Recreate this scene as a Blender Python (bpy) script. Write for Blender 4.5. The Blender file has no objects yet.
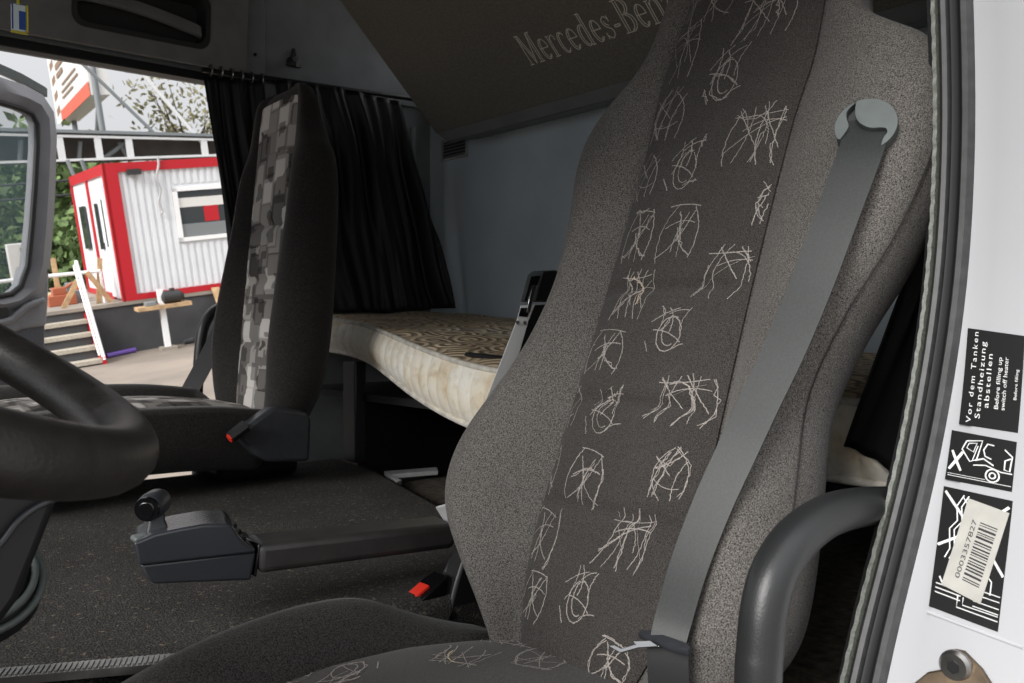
import bpy, math, random
from mathutils import Vector as V3, Matrix, noise
random.seed(7)
R_ = math.radians
sc = bpy.context.scene
COL = sc.collection
# ------------------------------------------------------------------ camera
FPX = 900.0
YAW = R_(40); PIT = math.atan(21.5/900)
CAM = V3((0, 0, 1.0))
FW = V3((math.sin(YAW)*math.cos(PIT), math.cos(YAW)*math.cos(PIT), -math.sin(PIT)))
RT = V3((math.cos(YAW), -math.sin(YAW), 0)); UP = RT.cross(FW)
cd = bpy.data.cameras.new('camera'); cam = bpy.data.objects.new('camera', cd); COL.objects.link(cam)
cd.sensor_width = 36; cd.lens = 36*FPX/1024; cd.clip_start = 0.02; cd.clip_end = 400
cam.matrix_world = Matrix.Translation(CAM) @ Matrix((RT, UP, -FW)).transposed().to_4x4()
cd.dof.use_dof = True; cd.dof.focus_distance = 1.0; cd.dof.aperture_fstop = 18.0
sc.camera = cam
def ray(x, y): return FW + RT*((x-512)/FPX) + UP*((341.5-y)/FPX)
def onX(x, y, v): d = ray(x, y); return CAM + d*((v-CAM.x)/d.x)
def onY(x, y, v): d = ray(x, y); return CAM + d*((v-CAM.y)/d.y)
def onZ(x, y, v): d = ray(x, y); return CAM + d*((v-CAM.z)/d.z)
def onP(x, y, P, n): d = ray(x, y); return CAM + d*((P-CAM).dot(n)/d.dot(n))
# ------------------------------------------------------------------ materials
def lin(c):
    return tuple(((v/255)/12.92 if v/255 <= .04045 else ((v/255+.055)/1.055)**2.4) for v in c)
def rgba(c): return lin(c)+(1,)
class NT:
    def __init__(s, name):
        s.m = bpy.data.materials.new(name); s.m.use_nodes = True; s.t = s.m.node_tree
        s.b = s.t.nodes['Principled BSDF']; s.tc = None
    def n(s, t, **k):
        o = s.t.nodes.new(t)
        for a, v in k.items():
            if a in o.inputs: o.inputs[a].default_value = v
            else: setattr(o, a, v)
        return o
    def l(s, a, b): s.t.links.new(a, b)
    def co(s, kind='Object', scale=(1,1,1), rot=(0,0,0)):
        tc = s.n('ShaderNodeTexCoord'); mp = s.n('ShaderNodeMapping')
        mp.inputs['Scale'].default_value = scale; mp.inputs['Rotation'].default_value = rot
        s.l(tc.outputs[kind], mp.inputs['Vector']); return mp.outputs[0]
    def ramp(s, fac, stops, interp='LINEAR'):
        r = s.n('ShaderNodeValToRGB'); r.color_ramp.interpolation = interp
        e = r.color_ramp.elements
        while len(e) < len(stops): e.new(.5)
        for q, (p, c) in zip(e, stops): q.position = p; q.color = c if len(c) == 4 else rgba(c)
        s.l(fac, r.inputs[0]); return r.outputs[0]
    def mix(s, fac, a, b, blend='MIX'):
        m = s.n('ShaderNodeMix', data_type='RGBA', blend_type=blend)
        for i, v in ((0, fac), (6, a), (7, b)):
            if hasattr(v, 'is_output'): s.l(v, m.inputs[i])
            else: m.inputs[i].default_value = v if i == 0 else (rgba(v) if len(v) == 3 else v)
        return m.outputs[2]
    def bump(s, h, st=.3, dist=.002):
        b = s.n('ShaderNodeBump'); b.inputs['Strength'].default_value = st; b.inputs['Distance'].default_value = dist
        s.l(h, b.inputs['Height']); s.l(b.outputs[0], s.b.inputs['Normal'])
def M(name, c, rough=.5, metal=0, spec=.5, var=.0, vs=30, bump=0, bs=400, bd=.001, sheen=0):
    t = NT(name); b = t.b
    b.inputs['Base Color'].default_value = rgba(c); b.inputs['Roughness'].default_value = rough
    b.inputs['Metallic'].default_value = metal; b.inputs['Specular IOR Level'].default_value = spec
    if sheen: b.inputs['Sheen Weight'].default_value = sheen; b.inputs['Sheen Roughness'].default_value = .5
    if var:
        nz = t.n('ShaderNodeTexNoise', Scale=vs, Detail=6.0); t.l(t.co(), nz.inputs['Vector'])
        d = tuple(max(0, v*(1-var)) for v in c); u = tuple(min(255, v*(1+var)) for v in c)
        t.l(t.ramp(nz.outputs['Fac'], [(.3, d), (.7, u)]), b.inputs['Base Color'])
    if bump:
        nb = t.n('ShaderNodeTexNoise', Scale=bs, Detail=2.0); t.l(t.co(), nb.inputs['Vector']); t.bump(nb.outputs['Fac'], bump, bd)
    return t.m
def cloth(name, c, speck=.35, scale=900, blot=.12):
    t = NT(name); v = t.co()
    fine = t.n('ShaderNodeTexNoise', Scale=scale, Detail=2.0); t.l(v, fine.inputs['Vector'])
    big = t.n('ShaderNodeTexNoise', Scale=9.0, Detail=5.0); t.l(v, big.inputs['Vector'])
    d = tuple(x*(1-speck) for x in c); u = tuple(min(255, x*(1+speck)) for x in c)
    a = t.ramp(fine.outputs['Fac'], [(.32, d), (.68, u)])
    g = t.ramp(big.outputs['Fac'], [(.3, (1-blot,)*3+(1,)), (.7, (1,)*3+(1,))])
    t.l(t.mix(1.0, a, g, 'MULTIPLY'), t.b.inputs['Base Color'])
    t.b.inputs['Roughness'].default_value = .95; t.b.inputs['Specular IOR Level'].default_value = .1
    t.b.inputs['Sheen Weight'].default_value = .12; t.b.inputs['Sheen Roughness'].default_value = .5
    t.bump(fine.outputs['Fac'], .5, .001)
    return t.m
MT = {}
MT['cloth'] = cloth('grey_seat_cloth', (87,84,81), .45, 800)
MT['insert'] = cloth('dark_insert_cloth', (63,60,58), .42, 1000, .15)
MT['clothshade'] = cloth('shaded_seat_cloth', (44,42,41), .5, 700)  # seat cloth with the shade on wings and cushions put into its colour
MT['thread'] = M('pale_thread', (152,145,139), .8, var=.25, vs=600)
MT['gold'] = M('gold_thread', (196,178,146), .7, var=.25, vs=600)
MT['seam'] = M('dark_seam_thread', (38,36,36), .9)  # plain dark thread of the wing edge seams
MT['belt'] = M('belt_webbing', (42,45,44), .5, var=.12, vs=500, bump=.2, bs=900, bd=.0005)
MT['beltblack'] = M('black_belt_webbing', (28,28,29), .6, bump=.2, bs=900, bd=.0005)
MT['black'] = M('black_plastic', (26,26,28), .45, bump=.15, bs=700, bd=.0004)
MT['blackgloss'] = M('black_gloss', (14,14,16), .2)
MT['dplastic'] = M('dark_grey_plastic', (50,52,56), .36, var=.08, vs=60, bump=.2, bs=900, bd=.0004)
MT['gplastic'] = M('grey_plastic', (86,93,92), .5, var=.06, vs=60, bump=.15, bs=800, bd=.0004)
MT['pad'] = M('worn_arm_pad', (48,46,45), .5, var=.12, vs=40, bump=.2, bs=600, bd=.0005)
MT['facep'] = M('pale_plastic', (226,226,224), .4)
MT['lplastic'] = M('light_grey_plastic', (176,176,176), .4, var=.06, vs=40)
MT['leather'] = M('worn_rim_leather', (27,25,24), .42, var=.25, vs=60, bump=.35, bs=350, bd=.0008)
MT['rail'] = M('black_rubber_coat', (36,37,38), .38, bump=.25, bs=600, bd=.0006)
MT['chrome'] = M('chrome', (190,190,192), .22, 1)
MT['steel'] = M('worn_steel', (150,148,145), .35, 1, var=.15)
MT['red'] = M('red_button', (220,52,36), .35)
MT['curtain'] = M('black_curtain_cloth', (17,17,18), .5, spec=.4)
MT['panel'] = M('grey_trim_panel', (124,127,130), .7, var=.05, vs=15, bump=.2, bs=500, bd=.0006)
MT['console'] = M('dark_console', (124,123,123), .5, var=.06, vs=20, bump=.2, bs=700, bd=.0004)
MT['recess'] = M('dark_recess', (44,44,44), .6)
MT['rubber'] = M('black_rubber', (22,22,23), .55)
MT['seal'] = M('weather_seal', (58,58,59), .5, var=.15, vs=80)
MT['sealtrim'] = M('ribbed_edge_trim', (84,87,80), .5, var=.2, vs=400)
MT['dgloss'] = M('glossy_dark_plastic', (50,52,56), .25, bump=.08, bs=900, bd=.0003)
MT['white'] = M('white_truck_paint', (176,177,180), .3, var=.015, vs=6)
MT['rear'] = M('blue_grey_rear_wall', (196,208,216), .65, var=.05, vs=4, bump=.15, bs=300, bd=.0005)
MT['underbunk'] = M('dark_lining_fabric', (112,110,104), .95, spec=.1, var=.12, vs=300, bump=.4, bs=500, bd=.001)
MT['letter'] = M('embroidered_letter', (220,218,206), .8)
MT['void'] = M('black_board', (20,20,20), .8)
MT['frame'] = M('door_frame_grey', (124,124,128), .5, var=.03, vs=20)
MT['doormid'] = M('door_panel_grey', (132,132,135), .6, var=.05, vs=20, bump=.1)
MT['doordark'] = M('door_dark_panel', (84,84,90), .75, var=.1, vs=200, bump=.3, bs=600)
MT['piping'] = M('mattress_piping', (205,200,190), .8, var=.1, vs=60)
def carpet():
    t = NT('black_carpet'); v = t.co()
    a = t.n('ShaderNodeTexNoise', Scale=420.0, Detail=4.0); t.l(v, a.inputs['Vector'])
    b = t.n('ShaderNodeTexNoise', Scale=7.0, Detail=5.0); t.l(v, b.inputs['Vector'])
    vo = t.n('ShaderNodeTexNoise', Scale=130.0, Detail=3.0); t.l(v, vo.inputs['Vector'])
    c1 = t.ramp(a.outputs['Fac'], [(.35, (44,43,43)), (.6, (80,78,76)), (.75, (118,112,104))])
    c2 = t.ramp(vo.outputs['Fac'], [(.62, (0,0,0,1)), (.74, (1,1,1,1))])
    g = t.ramp(b.outputs['Fac'], [(.35, (.7,.7,.7,1)), (.7, (1.0,1.0,1.0,1))])
    m = t.mix(.0, c1, (110,98,82)); mm = t.n('ShaderNodeMix', data_type='RGBA')
    t.l(c2, mm.inputs[0]); t.l(c1, mm.inputs[6]); mm.inputs[7].default_value = rgba((136,122,104))
    t.l(t.mix(1, mm.outputs[2], g, 'MULTIPLY'), t.b.inputs['Base Color'])
    t.b.inputs['Roughness'].default_value = 1; t.b.inputs['Specular IOR Level'].default_value = .1
    t.bump(a.outputs['Fac'], .9, .003); return t.m
MT['carpet'] = carpet()
def blocks():
    t = NT('block_pattern_cloth'); v = t.co(scale=(1,1,1))
    # generated from the (u,v) laid out in UVs: columns of blocks
    uv = t.n('ShaderNodeTexCoord').outputs['UV']
    vo = t.n('ShaderNodeTexVoronoi', Scale=19.0, distance='CHEBYCHEV'); vo.inputs['Randomness'].default_value = .55; t.l(uv, vo.inputs['Vector'])
    sep = t.n('ShaderNodeSeparateColor'); t.l(vo.outputs['Color'], sep.inputs[0])
    c = t.ramp(sep.outputs[0], [(0, (104,100,97)), (.3, (132,128,124)), (.5, (196,191,186)), (.8, (160,156,151))], 'CONSTANT')
    vo2 = t.n('ShaderNodeTexVoronoi', Scale=30.0, distance='CHEBYCHEV'); vo2.inputs['Randomness'].default_value = .8; t.l(uv, vo2.inputs['Vector'])
    sep2 = t.n('ShaderNodeSeparateColor'); t.l(vo2.outputs['Color'], sep2.inputs[0])
    d = t.ramp(sep2.outputs[1], [(0, (1,1,1,1)), (.72, (.45,.45,.45,1))], 'CONSTANT')
    ed = t.ramp(vo.outputs['Distance'], [(.40, (1,1,1,1)), (.47, (.55,.55,.55,1))])
    fine = t.n('ShaderNodeTexNoise', Scale=900.0, Detail=2.0); t.l(v, fine.inputs['Vector'])
    m = t.mix(1, t.mix(1, c, d, 'MULTIPLY'), ed, 'MULTIPLY')
    t.l(m, t.b.inputs['Base Color']); t.b.inputs['Roughness'].default_value = .95; t.b.inputs['Specular IOR Level'].default_value = .1
    t.bump(fine.outputs['Fac'], .4, .001); return t.m
MT['blocks'] = blocks()
def mattress_top():
    t = NT('quilted_mattress_top'); v = t.co()
    vo = t.n('ShaderNodeTexVoronoi', Scale=11.0); vo.inputs['Randomness'].default_value = .75; t.l(v, vo.inputs['Vector'])
    w = t.n('ShaderNodeMath', operation='SINE'); m = t.n('ShaderNodeMath', operation='MULTIPLY'); m.inputs[1].default_value = 30.0
    t.l(vo.outputs['Distance'], m.inputs[0]); t.l(m.outputs[0], w.inputs[0])
    big = t.n('ShaderNodeTexNoise', Scale=5.0, Detail=6.0); t.l(v, big.inputs['Vector'])
    base = t.ramp(big.outputs['Fac'], [(.3, (196,170,134)), (.55, (222,202,172)), (.75, (236,224,204))])
    f = t.ramp(w.outputs[0], [(.45, (0,0,0,1)), (.75, (1,1,1,1))])
    mm = t.n('ShaderNodeMix', data_type='RGBA'); k = t.n('ShaderNodeMath', operation='MULTIPLY'); k.inputs[1].default_value = .7
    t.l(f, k.inputs[0]); t.l(k.outputs[0], mm.inputs[0]); t.l(base, mm.inputs[6]); mm.inputs[7].default_value = rgba((112,98,84))
    t.l(mm.outputs[2], t.b.inputs['Base Color']); t.b.inputs['Roughness'].default_value = .9
    t.bump(w.outputs[0], .5, .004); return t.m
MT['mtop'] = mattress_top()
def mattress_side():
    t = NT('stained_mattress_side'); v = t.co()
    big = t.n('ShaderNodeTexNoise', Scale=11.0, Detail=8.0); t.l(v, big.inputs['Vector'])
    b2 = t.n('ShaderNodeTexNoise', Scale=60.0, Detail=6.0); t.l(v, b2.inputs['Vector'])
    c = t.ramp(big.outputs['Fac'], [(.40, (244,240,230)), (.58, (236,226,206)), (.74, (204,178,140))])
    c2 = t.ramp(b2.outputs['Fac'], [(.3, (.84,.80,.74,1)), (.5, (1,1,1,1))])
    t.l(t.mix(1, c, c2, 'MULTIPLY'), t.b.inputs['Base Color']); t.b.inputs['Roughness'].default_value = .9; return t.m
MT['mside'] = mattress_side()
def glass(name, c, a, rough=.02):
    t = NT(name); b = t.b; b.inputs['Base Color'].default_value = rgba(c); b.inputs['Roughness'].default_value = rough
    b.inputs['Alpha'].default_value = a; return t.m
MT['doorglass'] = glass('tinted_door_glass', (120,150,160), .22)
MT['leaf'] = M('leaves', (84,104,58), .7, var=.35, vs=3)
MT['leaf2'] = M('dry_leaves', (128,124,92), .7, var=.3, vs=3)
MT['bark'] = M('bark', (90,78,66), .9)
MT['cwhite'] = M('cabin_white_sheet', (220,222,225), .45, var=.02, vs=2)
MT['cred'] = M('cabin_red_paint', (180,20,34), .4)
MT['cdark'] = M('painted_dark_wall', (66,66,68), .85, var=.15, vs=1.5)
MT['concrete'] = M('pale_concrete', (140,132,122), .9, var=.1, vs=2)
MT['ground'] = M('dusty_ground', (128,118,108), .95, var=.12, vs=.7, bump=.3, bs=8, bd=.02)
MT['tread'] = M('weathered_tread', (168,160,146), .8, var=.1)
MT['railw'] = M('white_rail_paint', (235,235,235), .4)
MT['wood'] = M('raw_timber', (176,146,110), .8, var=.15, vs=8)
MT['purple'] = M('violet_pipe', (112,84,168), .5)
MT['cglass'] = M('dark_window_glass', (52,56,58), .08)
MT['roofdark'] = M('brown_corrugated_sheet', (78,72,68), .8, var=.1, vs=3)
MT['steelw'] = M('white_steel', (214,214,214), .5)
MT['galv'] = M('galvanised_steel', (120,124,126), .5)
MT['board'] = M('white_board', (214,212,208), .5)
MT['boardred'] = M('red_band', (206,84,56), .5)
MT['boardtxt'] = M('brown_print', (128,104,86), .6)
MT['stick'] = M('black_sticker', (10,10,11), .5, spec=.25)
MT['shroud'] = M('black_shroud_plastic', (20,21,25), .5)
MT['print'] = M('white_print', (214,214,214), .5)
MT['paper'] = M('grey_paper_label', (164,162,156), .6, var=.04, vs=60)
MT['ink'] = M('grey_ink', (52,52,54), .6)
MT['brass'] = M('bronze_plate', (92,78,62), .45, .6, var=.2, vs=60)
MT['dirt'] = M('dirty_floor', (60,54,46), .9, var=.5, vs=60, bump=.5, bs=120, bd=.002)
MT['tag'] = M('blue_tag', (40,80,160), .5); MT['yellow'] = M('yellow_cord', (210,200,60), .6); MT['tagw'] = M('pale_tag_print', (220,232,236), .5)
MT['orange'] = M('orange_machine_paint', (160,88,60), .5)
# ------------------------------------------------------------------ mesh helpers
class MB:
    def __init__(s): s.v = []; s.f = []; s.mi = []; s.uv = {}
    def add(s, vs, fs, mi=0):
        o = len(s.v); s.v += [V3(p) for p in vs]; s.f += [tuple(i+o for i in f) for f in fs]; s.mi += [mi]*len(fs); return s
    def box(s, lo, hi, mi=0, tr=None):
        x0,y0,z0 = lo; x1,y1,z1 = hi
        p = [V3(q) for q in ((x0,y0,z0),(x1,y0,z0),(x1,y1,z0),(x0,y1,z0),(x0,y0,z1),(x1,y0,z1),(x1,y1,z1),(x0,y1,z1))]
        if tr: p = [tr(q) for q in p]
        return s.add(p, [(0,3,2,1),(4,5,6,7),(0,1,5,4),(1,2,6,5),(2,3,7,6),(3,0,4,7)], mi)
    def prism(s, poly, dv, mi=0):
        """poly: list of 3D points, extruded by vector dv"""
        n = len(poly); a = [V3(p) for p in poly]; b = [p+V3(dv) for p in a]
        return s.add(a+b, [tuple(range(n))[::-1], tuple(range(n, 2*n))]+[(i, (i+1)%n, (i+1)%n+n, i+n) for i in range(n)], mi)
    def loft(s, rings, closed=True, cap=True, mi=0):
        n = len(rings[0]); vs = [p for r in rings for p in r]; fs = []
        for j in range(len(rings)-1):
            for i in range(n if closed else n-1):
                k = (i+1) % n; fs.append((j*n+i, j*n+k, (j+1)*n+k, (j+1)*n+i))
        if cap and closed:
            fs.append(tuple(range(n))[::-1]); fs.append(tuple(range((len(rings)-1)*n, len(rings)*n)))
        return s.add(vs, fs, mi)
    def tube(s, path, r, n=12, mi=0, closed=False, cap=True):
        P = [V3(p) for p in path]; m = len(P); rr = r if isinstance(r, (list, tuple)) else [r]*m
        T = []
        for i in range(m):
            a = P[(i-1) % m] if (closed or i > 0) else P[0]; b = P[(i+1) % m] if (closed or i < m-1) else P[-1]
            T.append((b-a).normalized())
        q = V3((0,0,1)) if abs(T[0].z) < .9 else V3((1,0,0))
        N = (q-T[0]*q.dot(T[0])).normalized(); rings = []
        for i in range(m):
            N = (N-T[i]*N.dot(T[i])).normalized(); B = T[i].cross(N)
            rings.append([P[i]+(N*math.cos(2*math.pi*k/n)+B*math.sin(2*math.pi*k/n))*rr[i] for k in range(n)])
        if closed:
            rings.append(rings[0]); return s.loft(rings, True, False, mi)
        return s.loft(rings, True, cap, mi)
    def grid(s, fn, nu, nv, mi=0):
        vs = [fn(i/nu, j/nv) for j in range(nv+1) for i in range(nu+1)]
        return s.add(vs, [(j*(nu+1)+i, j*(nu+1)+i+1, (j+1)*(nu+1)+i+1, (j+1)*(nu+1)+i) for j in range(nv) for i in range(nu)], mi)
    def ribbon(s, path, nrm, w, mi=0, t=0):
        P = [V3(p) for p in path]; L = []
        for i, p in enumerate(P):
            d = (P[min(i+1, len(P)-1)]-P[max(i-1, 0)]).normalized(); n = nrm[i] if isinstance(nrm, list) else nrm
            c = d.cross(n).normalized()*(w/2); L.append((p+c, p-c, n))
        if t == 0: return s.loft([[a, b] for a, b, n in L], False, False, mi)
        return s.loft([[a, b, b-n*t, a-n*t] for a, b, n in L], True, True, mi)
    def build(s, name, mats, parent=None, smooth=40, bevel=0, sub=0, solid=0, bseg=2):
        mats = mats if isinstance(mats, (list, tuple)) else [mats]
        off = V3(parent['_b']) if parent is not None and '_b' in parent else V3((0,0,0))
        me = bpy.data.meshes.new(name); me.from_pydata([p-off for p in s.v], [], s.f); 
        for m in mats: me.materials.append(MT[m] if isinstance(m, str) else m)
        for p, k in zip(me.polygons, s.mi): p.material_index = k
        me.validate(); me.update()
        o = bpy.data.objects.new(name, me); COL.objects.link(o)
        if smooth:
            for p in me.polygons: p.use_smooth = True
            if smooth < 180: me.set_sharp_from_angle(angle=R_(smooth))
        if parent is not None:
            o.parent = parent; o['_b'] = off
        if solid:
            q = o.modifiers.new('solid', 'SOLIDIFY'); q.thickness = solid; q.offset = 0
        if bevel:
            q = o.modifiers.new('bevel', 'BEVEL'); q.width = bevel; q.segments = bseg; q.limit_method = 'ANGLE'; q.angle_limit = R_(35); q.harden_normals = False
        if sub:
            q = o.modifiers.new('sub', 'SUBSURF'); q.levels = sub; q.render_levels = sub
        return o
def thing(name, label, cat, base, group=None):
    o = bpy.data.objects.new(name, None); COL.objects.link(o); o.location = base; o.empty_display_size = .05
    o['_b'] = tuple(base); return tag(o, label, cat, group)
def tag(o, label, cat, group=None, kind=None):
    o['label'] = label; o['category'] = cat
    if group: o['group'] = group
    if kind: o['kind'] = kind
    return o
def struct(o): o['kind'] = 'structure'; return o
def lerp(a, b, t): return a+(b-a)*t
def interp(tab, x):
    """smooth (Catmull-like cubic) table lookup: tab = [(x, y...), ...]"""
    if x <= tab[0][0]: return tab[0][1]
    if x >= tab[-1][0]: return tab[-1][1]
    for i in range(len(tab)-1):
        if tab[i][0] <= x <= tab[i+1][0]:
            x0, y0 = tab[i]; x1, y1 = tab[i+1]; h = x1-x0; t = (x-x0)/h
            m0 = (y1-tab[i-1][1])/(x1-tab[i-1][0]) if i > 0 else (y1-y0)/h
            m1 = (tab[i+2][1]-y0)/(tab[i+2][0]-x0) if i+2 < len(tab) else (y1-y0)/h
            return (2*t**3-3*t*t+1)*y0+(t**3-2*t*t+t)*h*m0+(-2*t**3+3*t*t)*y1+(t**3-t*t)*h*m1
def spline(pts, n=8, closed=False):
    P = [V3(p) for p in pts]; out = []; m = len(P)
    for i in range(m if closed else m-1):
        a = P[(i-1) % m] if closed or i > 0 else P[0]; b = P[i]; c = P[(i+1) % m]; d = P[(i+2) % m] if closed or i+2 < m else P[-1]
        for k in range(n):
            t = k/n
            out.append(.5*((2*b)+(c-a)*t+(2*a-5*b+4*c-d)*t*t+(3*b-a-3*c+d)*t**3))
    if not closed: out.append(P[-1])
    return out
def text_faces(body, size=1, sx=1, spacing=1.0, align='LEFT'):
    cu = bpy.data.curves.new('t', 'FONT'); cu.body = body; cu.size = size; cu.space_character = spacing; cu.align_x = align
    cu.resolution_u = 3
    o = bpy.data.objects.new('t', cu); COL.objects.link(o)
    dg = bpy.context.evaluated_depsgraph_get(); me = bpy.data.meshes.new_from_object(o.evaluated_get(dg))
    vs = [(v.co.x*sx, v.co.y) for v in me.vertices]; fs = [tuple(p.vertices) for p in me.polygons]
    bpy.data.objects.remove(o); bpy.data.curves.remove(cu); bpy.data.meshes.remove(me)
    return vs, fs
# ================================================================== SEATS
class Back:
    def __init__(s, base, recl, hw, pw, wc, th, top, yaw=0, hwr=None):
        s.o = V3(base); s.a = R_(recl); s.hw = hw; s.pw = pw; s.wc = wc; s.th = th; s.top = top
        y = R_(yaw); s.u = V3((math.sin(y), math.cos(y), 0)); f = V3((-math.cos(y), math.sin(y), 0)); s.hwr = hwr or hw
        s.v = V3((0,0,1))*math.cos(s.a)-f*math.sin(s.a); s.n = f*math.cos(s.a)+V3((0,0,1))*math.sin(s.a)
    def p(s, u, v, w): return s.o + s.u*u + s.v*v + s.n*w
    def uv(s, x, y, w=0):
        q = onP(x, y, s.p(0,0,w), s.n)-s.p(0,0,w); return q.dot(s.u), q.dot(s.v)
    def half(s, v, right=False):
        h = interp(s.hwr if right else s.hw, v); p = interp(s.pw, v); c = interp(s.wc, v); t = interp(s.th, v); b = h-p
        return [(0,-.010),(.5*p,-.010),(p-.012,-.009),(p-.002,-.013),(p+.006,.001),(p+.3*b,.55*c),(p+.58*b,c),(p+.82*b,.82*c),(p+.97*b,.25*c),(h,-.3*t),(h-.012,-.72*t),(h-.05,-t),(.4*h,-t-.006)], t
    def ring(s, v):
        g, t = s.half(v); g2, t = s.half(v, True); r = g+[(0,-t-.006)]+[(-u, w) for u, w in g2[:0:-1]]
        return [s.p(u, v, w) for u, w in r]
    def shell(s, v0=-.02, n=64):
        m = MB(); vs = [lerp(v0, s.top, i/n) for i in range(n+1)]; rings = [s.ring(v) for v in vs]
        def shrink(v, k, dv):
            g, t = s.half(v); g2, t = s.half(v, True); r = g+[(0,-t-.006)]+[(-u, w) for u, w in g2[:0:-1]]
            return [s.p(u*k, v+dv, -t*.45+(w+t*.45)*k) for u, w in r]
        rings += [shrink(s.top, .93, .012), shrink(s.top, .7, .02), shrink(s.top, .25, .023)]
        m.loft(rings, True, True); return m
    def S(s, u, v, creases=(), off=0):
        p = interp(s.pw, v)-.004; q = min(1, abs(u)/p)
        w = -.006+.011*(1-q**6)
        for c in creases: w -= .007*math.exp(-((v-c)/.008)**2)*(1-q**8)
        return s.p(u, v, w+off)
    def insert(s, v0, v1, creases, nu=18, nv=260, uvs=False):
        m = MB()
        m.grid(lambda a, b: s.S((2*a-1)*(interp(s.pw, lerp(v0, v1, b))-.004), lerp(v0, v1, b), creases), nu, nv)
        return m
def motif(kind, rng):
    j = lambda a=.06: rng.uniform(-a, a)
    L = []
    def line(a, b, bow=0, n=7):
        a = (a[0]+j(), a[1]+j()); b = (b[0]+j(), b[1]+j()); dx, dy = b[0]-a[0], b[1]-a[1]
        L.append([(a[0]+dx*t-dy*bow*4*t*(1-t), a[1]+dy*t+dx*bow*4*t*(1-t)) for t in [i/n for i in range(n+1)]])
    def arc(cx, cy, rx, ry, a0, a1, n=14):
        L.append([(cx+rx*math.cos(R_(lerp(a0, a1, i/n))), cy+ry*math.sin(R_(lerp(a0, a1, i/n)))) for i in range(n+1)])
    if kind == 'M':
        for x in (-.42, -.2, .02, .24, .42): line((x*1.08-.04, -.48), (x*.8+.1, .48), j(.14))
        line((-.45, -.3), (.4, .3), .05); line((-.4, .3), (.45, .42), -.05); line((-.3, .4), (.1, -.2)); line((.05, .45), (.42, -.2)); line((-.2, .05), (.45, .2), .1)
        arc(-.05, -.1, .3, .42, -10, 110)
    elif kind == 'W':
        line((-.35, -.48), (-.2, .48), .15); line((.3, -.48), (.3, .48), -.15); line((-.3, .46), (.35, .38), .05); line((-.42, -.42), (.1, .1), -.12)
        line((.4, -.4), (-.05, .1), .12); line((-.15, .4), (.05, -.45), .06); line((.18, .4), (-.1, -.4), -.06); line((-.3, .05), (.36, .12), .12); line((-.05, -.2), (.3, .4))
    elif kind == 'O':
        arc(0, -.10, .24, .36, 95+j(20), 440+j(20)); arc(.03, -.04, .17, .30, 70, 300); line((-.30, .02), (.26, -.28), .1); line((-.05, .48), (-.02, -.05), .12); line((-.2, .46), (-.28, -.1), .1); line((.3, .48), (.22, -.05), -.1)
        line((-.1, .3), (.3, .42), .1); line((-.42, -.2), (-.3, -.48)); line((-.36, .1), (.05, .48), .06); line((.1, -.42), (.4, -.28), .1)
    else:
        line((-.08, -.48), (.02, .48), .34); line((-.4, -.48), (-.05, .45), .08); line((-.2, -.48), (.1, .48), .05); line((.34, -.46), (.1, .48), -.22); line((.18, -.48), (.36, .30), .12); line((-.34, -.1), (.36, -.22), -.12); line((-.4, .1), (.3, .45), -.08); line((-.42, .35), (.05, -.1))
    return L
def stitches(m, B, u, v, su, sv, kind, rng, lim, off, creases=(), surf=None, rot=0.0):
    surf = surf or (lambda a, b: B.S(a, b, creases, .0009))
    SS = motif(kind, rng); SS += [[(a+rng.uniform(-.05,.05), b+rng.uniform(-.05,.05)) for a, b in L[:rng.randint(max(3, len(L)//2), len(L))]] for L in SS if rng.random() < .35]
    for k, L in enumerate(SS):
        mi = 2 if (len(L) > 10 and rng.random() < .16) else 1
        pts = []
        cr, sr = math.cos(rot), math.sin(rot)
        for a, b in L:
            a, b = a*cr-b*sr, a*sr+b*cr
            pts.append((u+a*su, v+b*sv))
        seg = []
        for a, b in pts+[(9, 9)]:
            if lim(a, b): seg.append((a, b))
            else:
                if len(seg) > 1:
                    w = rng.uniform(.0008, .0013)*(1.4 if mi == 2 else 1)
                    P = []
                    for i in range(len(seg)-1):
                        for t in (0, .34, .67): P.append((lerp(seg[i][0], seg[i+1][0], t)+rng.uniform(-.0007,.0007), lerp(seg[i][1], seg[i+1][1], t)))
                    P.append(seg[-1]); Q = [surf(*q) for q in P]
                    N = (surf(seg[0][0]+.002, seg[0][1])-surf(*seg[0])).cross(surf(seg[0][0], seg[0][1]+.002)-surf(*seg[0])).normalized()
                    m.ribbon(Q, N, w, mi)
                seg = []
# ---------------------------------------------------------------- driver seat
DY = .65
DB = Back((.62, DY, .655), 22,
  hwr=[(-.07,.12),(-.03,.14),(0,.165),(.03,.195),(.08,.218),(.14,.218),(.22,.207),(.30,.198),(.38,.216),(.46,.248),(.54,.266),(.60,.270),(.64,.262),(.675,.238),(.70,.195),(.73,.158),(.78,.142),(.92,.125),(.97,.10)],
  hw=[(-.07,.07),(-.03,.085),(0,.105),(.03,.135),(.07,.186),(.10,.220),(.13,.240),(.17,.246),(.22,.238),(.28,.213),(.34,.194),(.42,.181),(.5,.193),(.58,.212),(.63,.210),(.67,.190),(.70,.162),(.74,.142),(.82,.136),(.92,.125),(.97,.10)],
  pw=[(-.03,.070),(.02,.092),(.08,.108),(.15,.112),(.4,.106),(.6,.106),(.7,.112),(.97,.085)],
  wc=[(-.03,.02),(.04,.045),(.12,.066),(.18,.070),(.25,.056),(.34,.036),(.45,.030),(.6,.026),(.68,.016),(.75,.010),(.97,.006)],
  th=[(-.03,.07),(.1,.10),(.4,.11),(.65,.10),(.8,.09),(.97,.06)], top=.96)
dseat = thing('driver_seat', 'big grey cloth driver seat with scribble-stitched centre panel and integrated black belt', 'truck seat', (.45, DY, .2))
sh = DB.shell(-.06)
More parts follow.
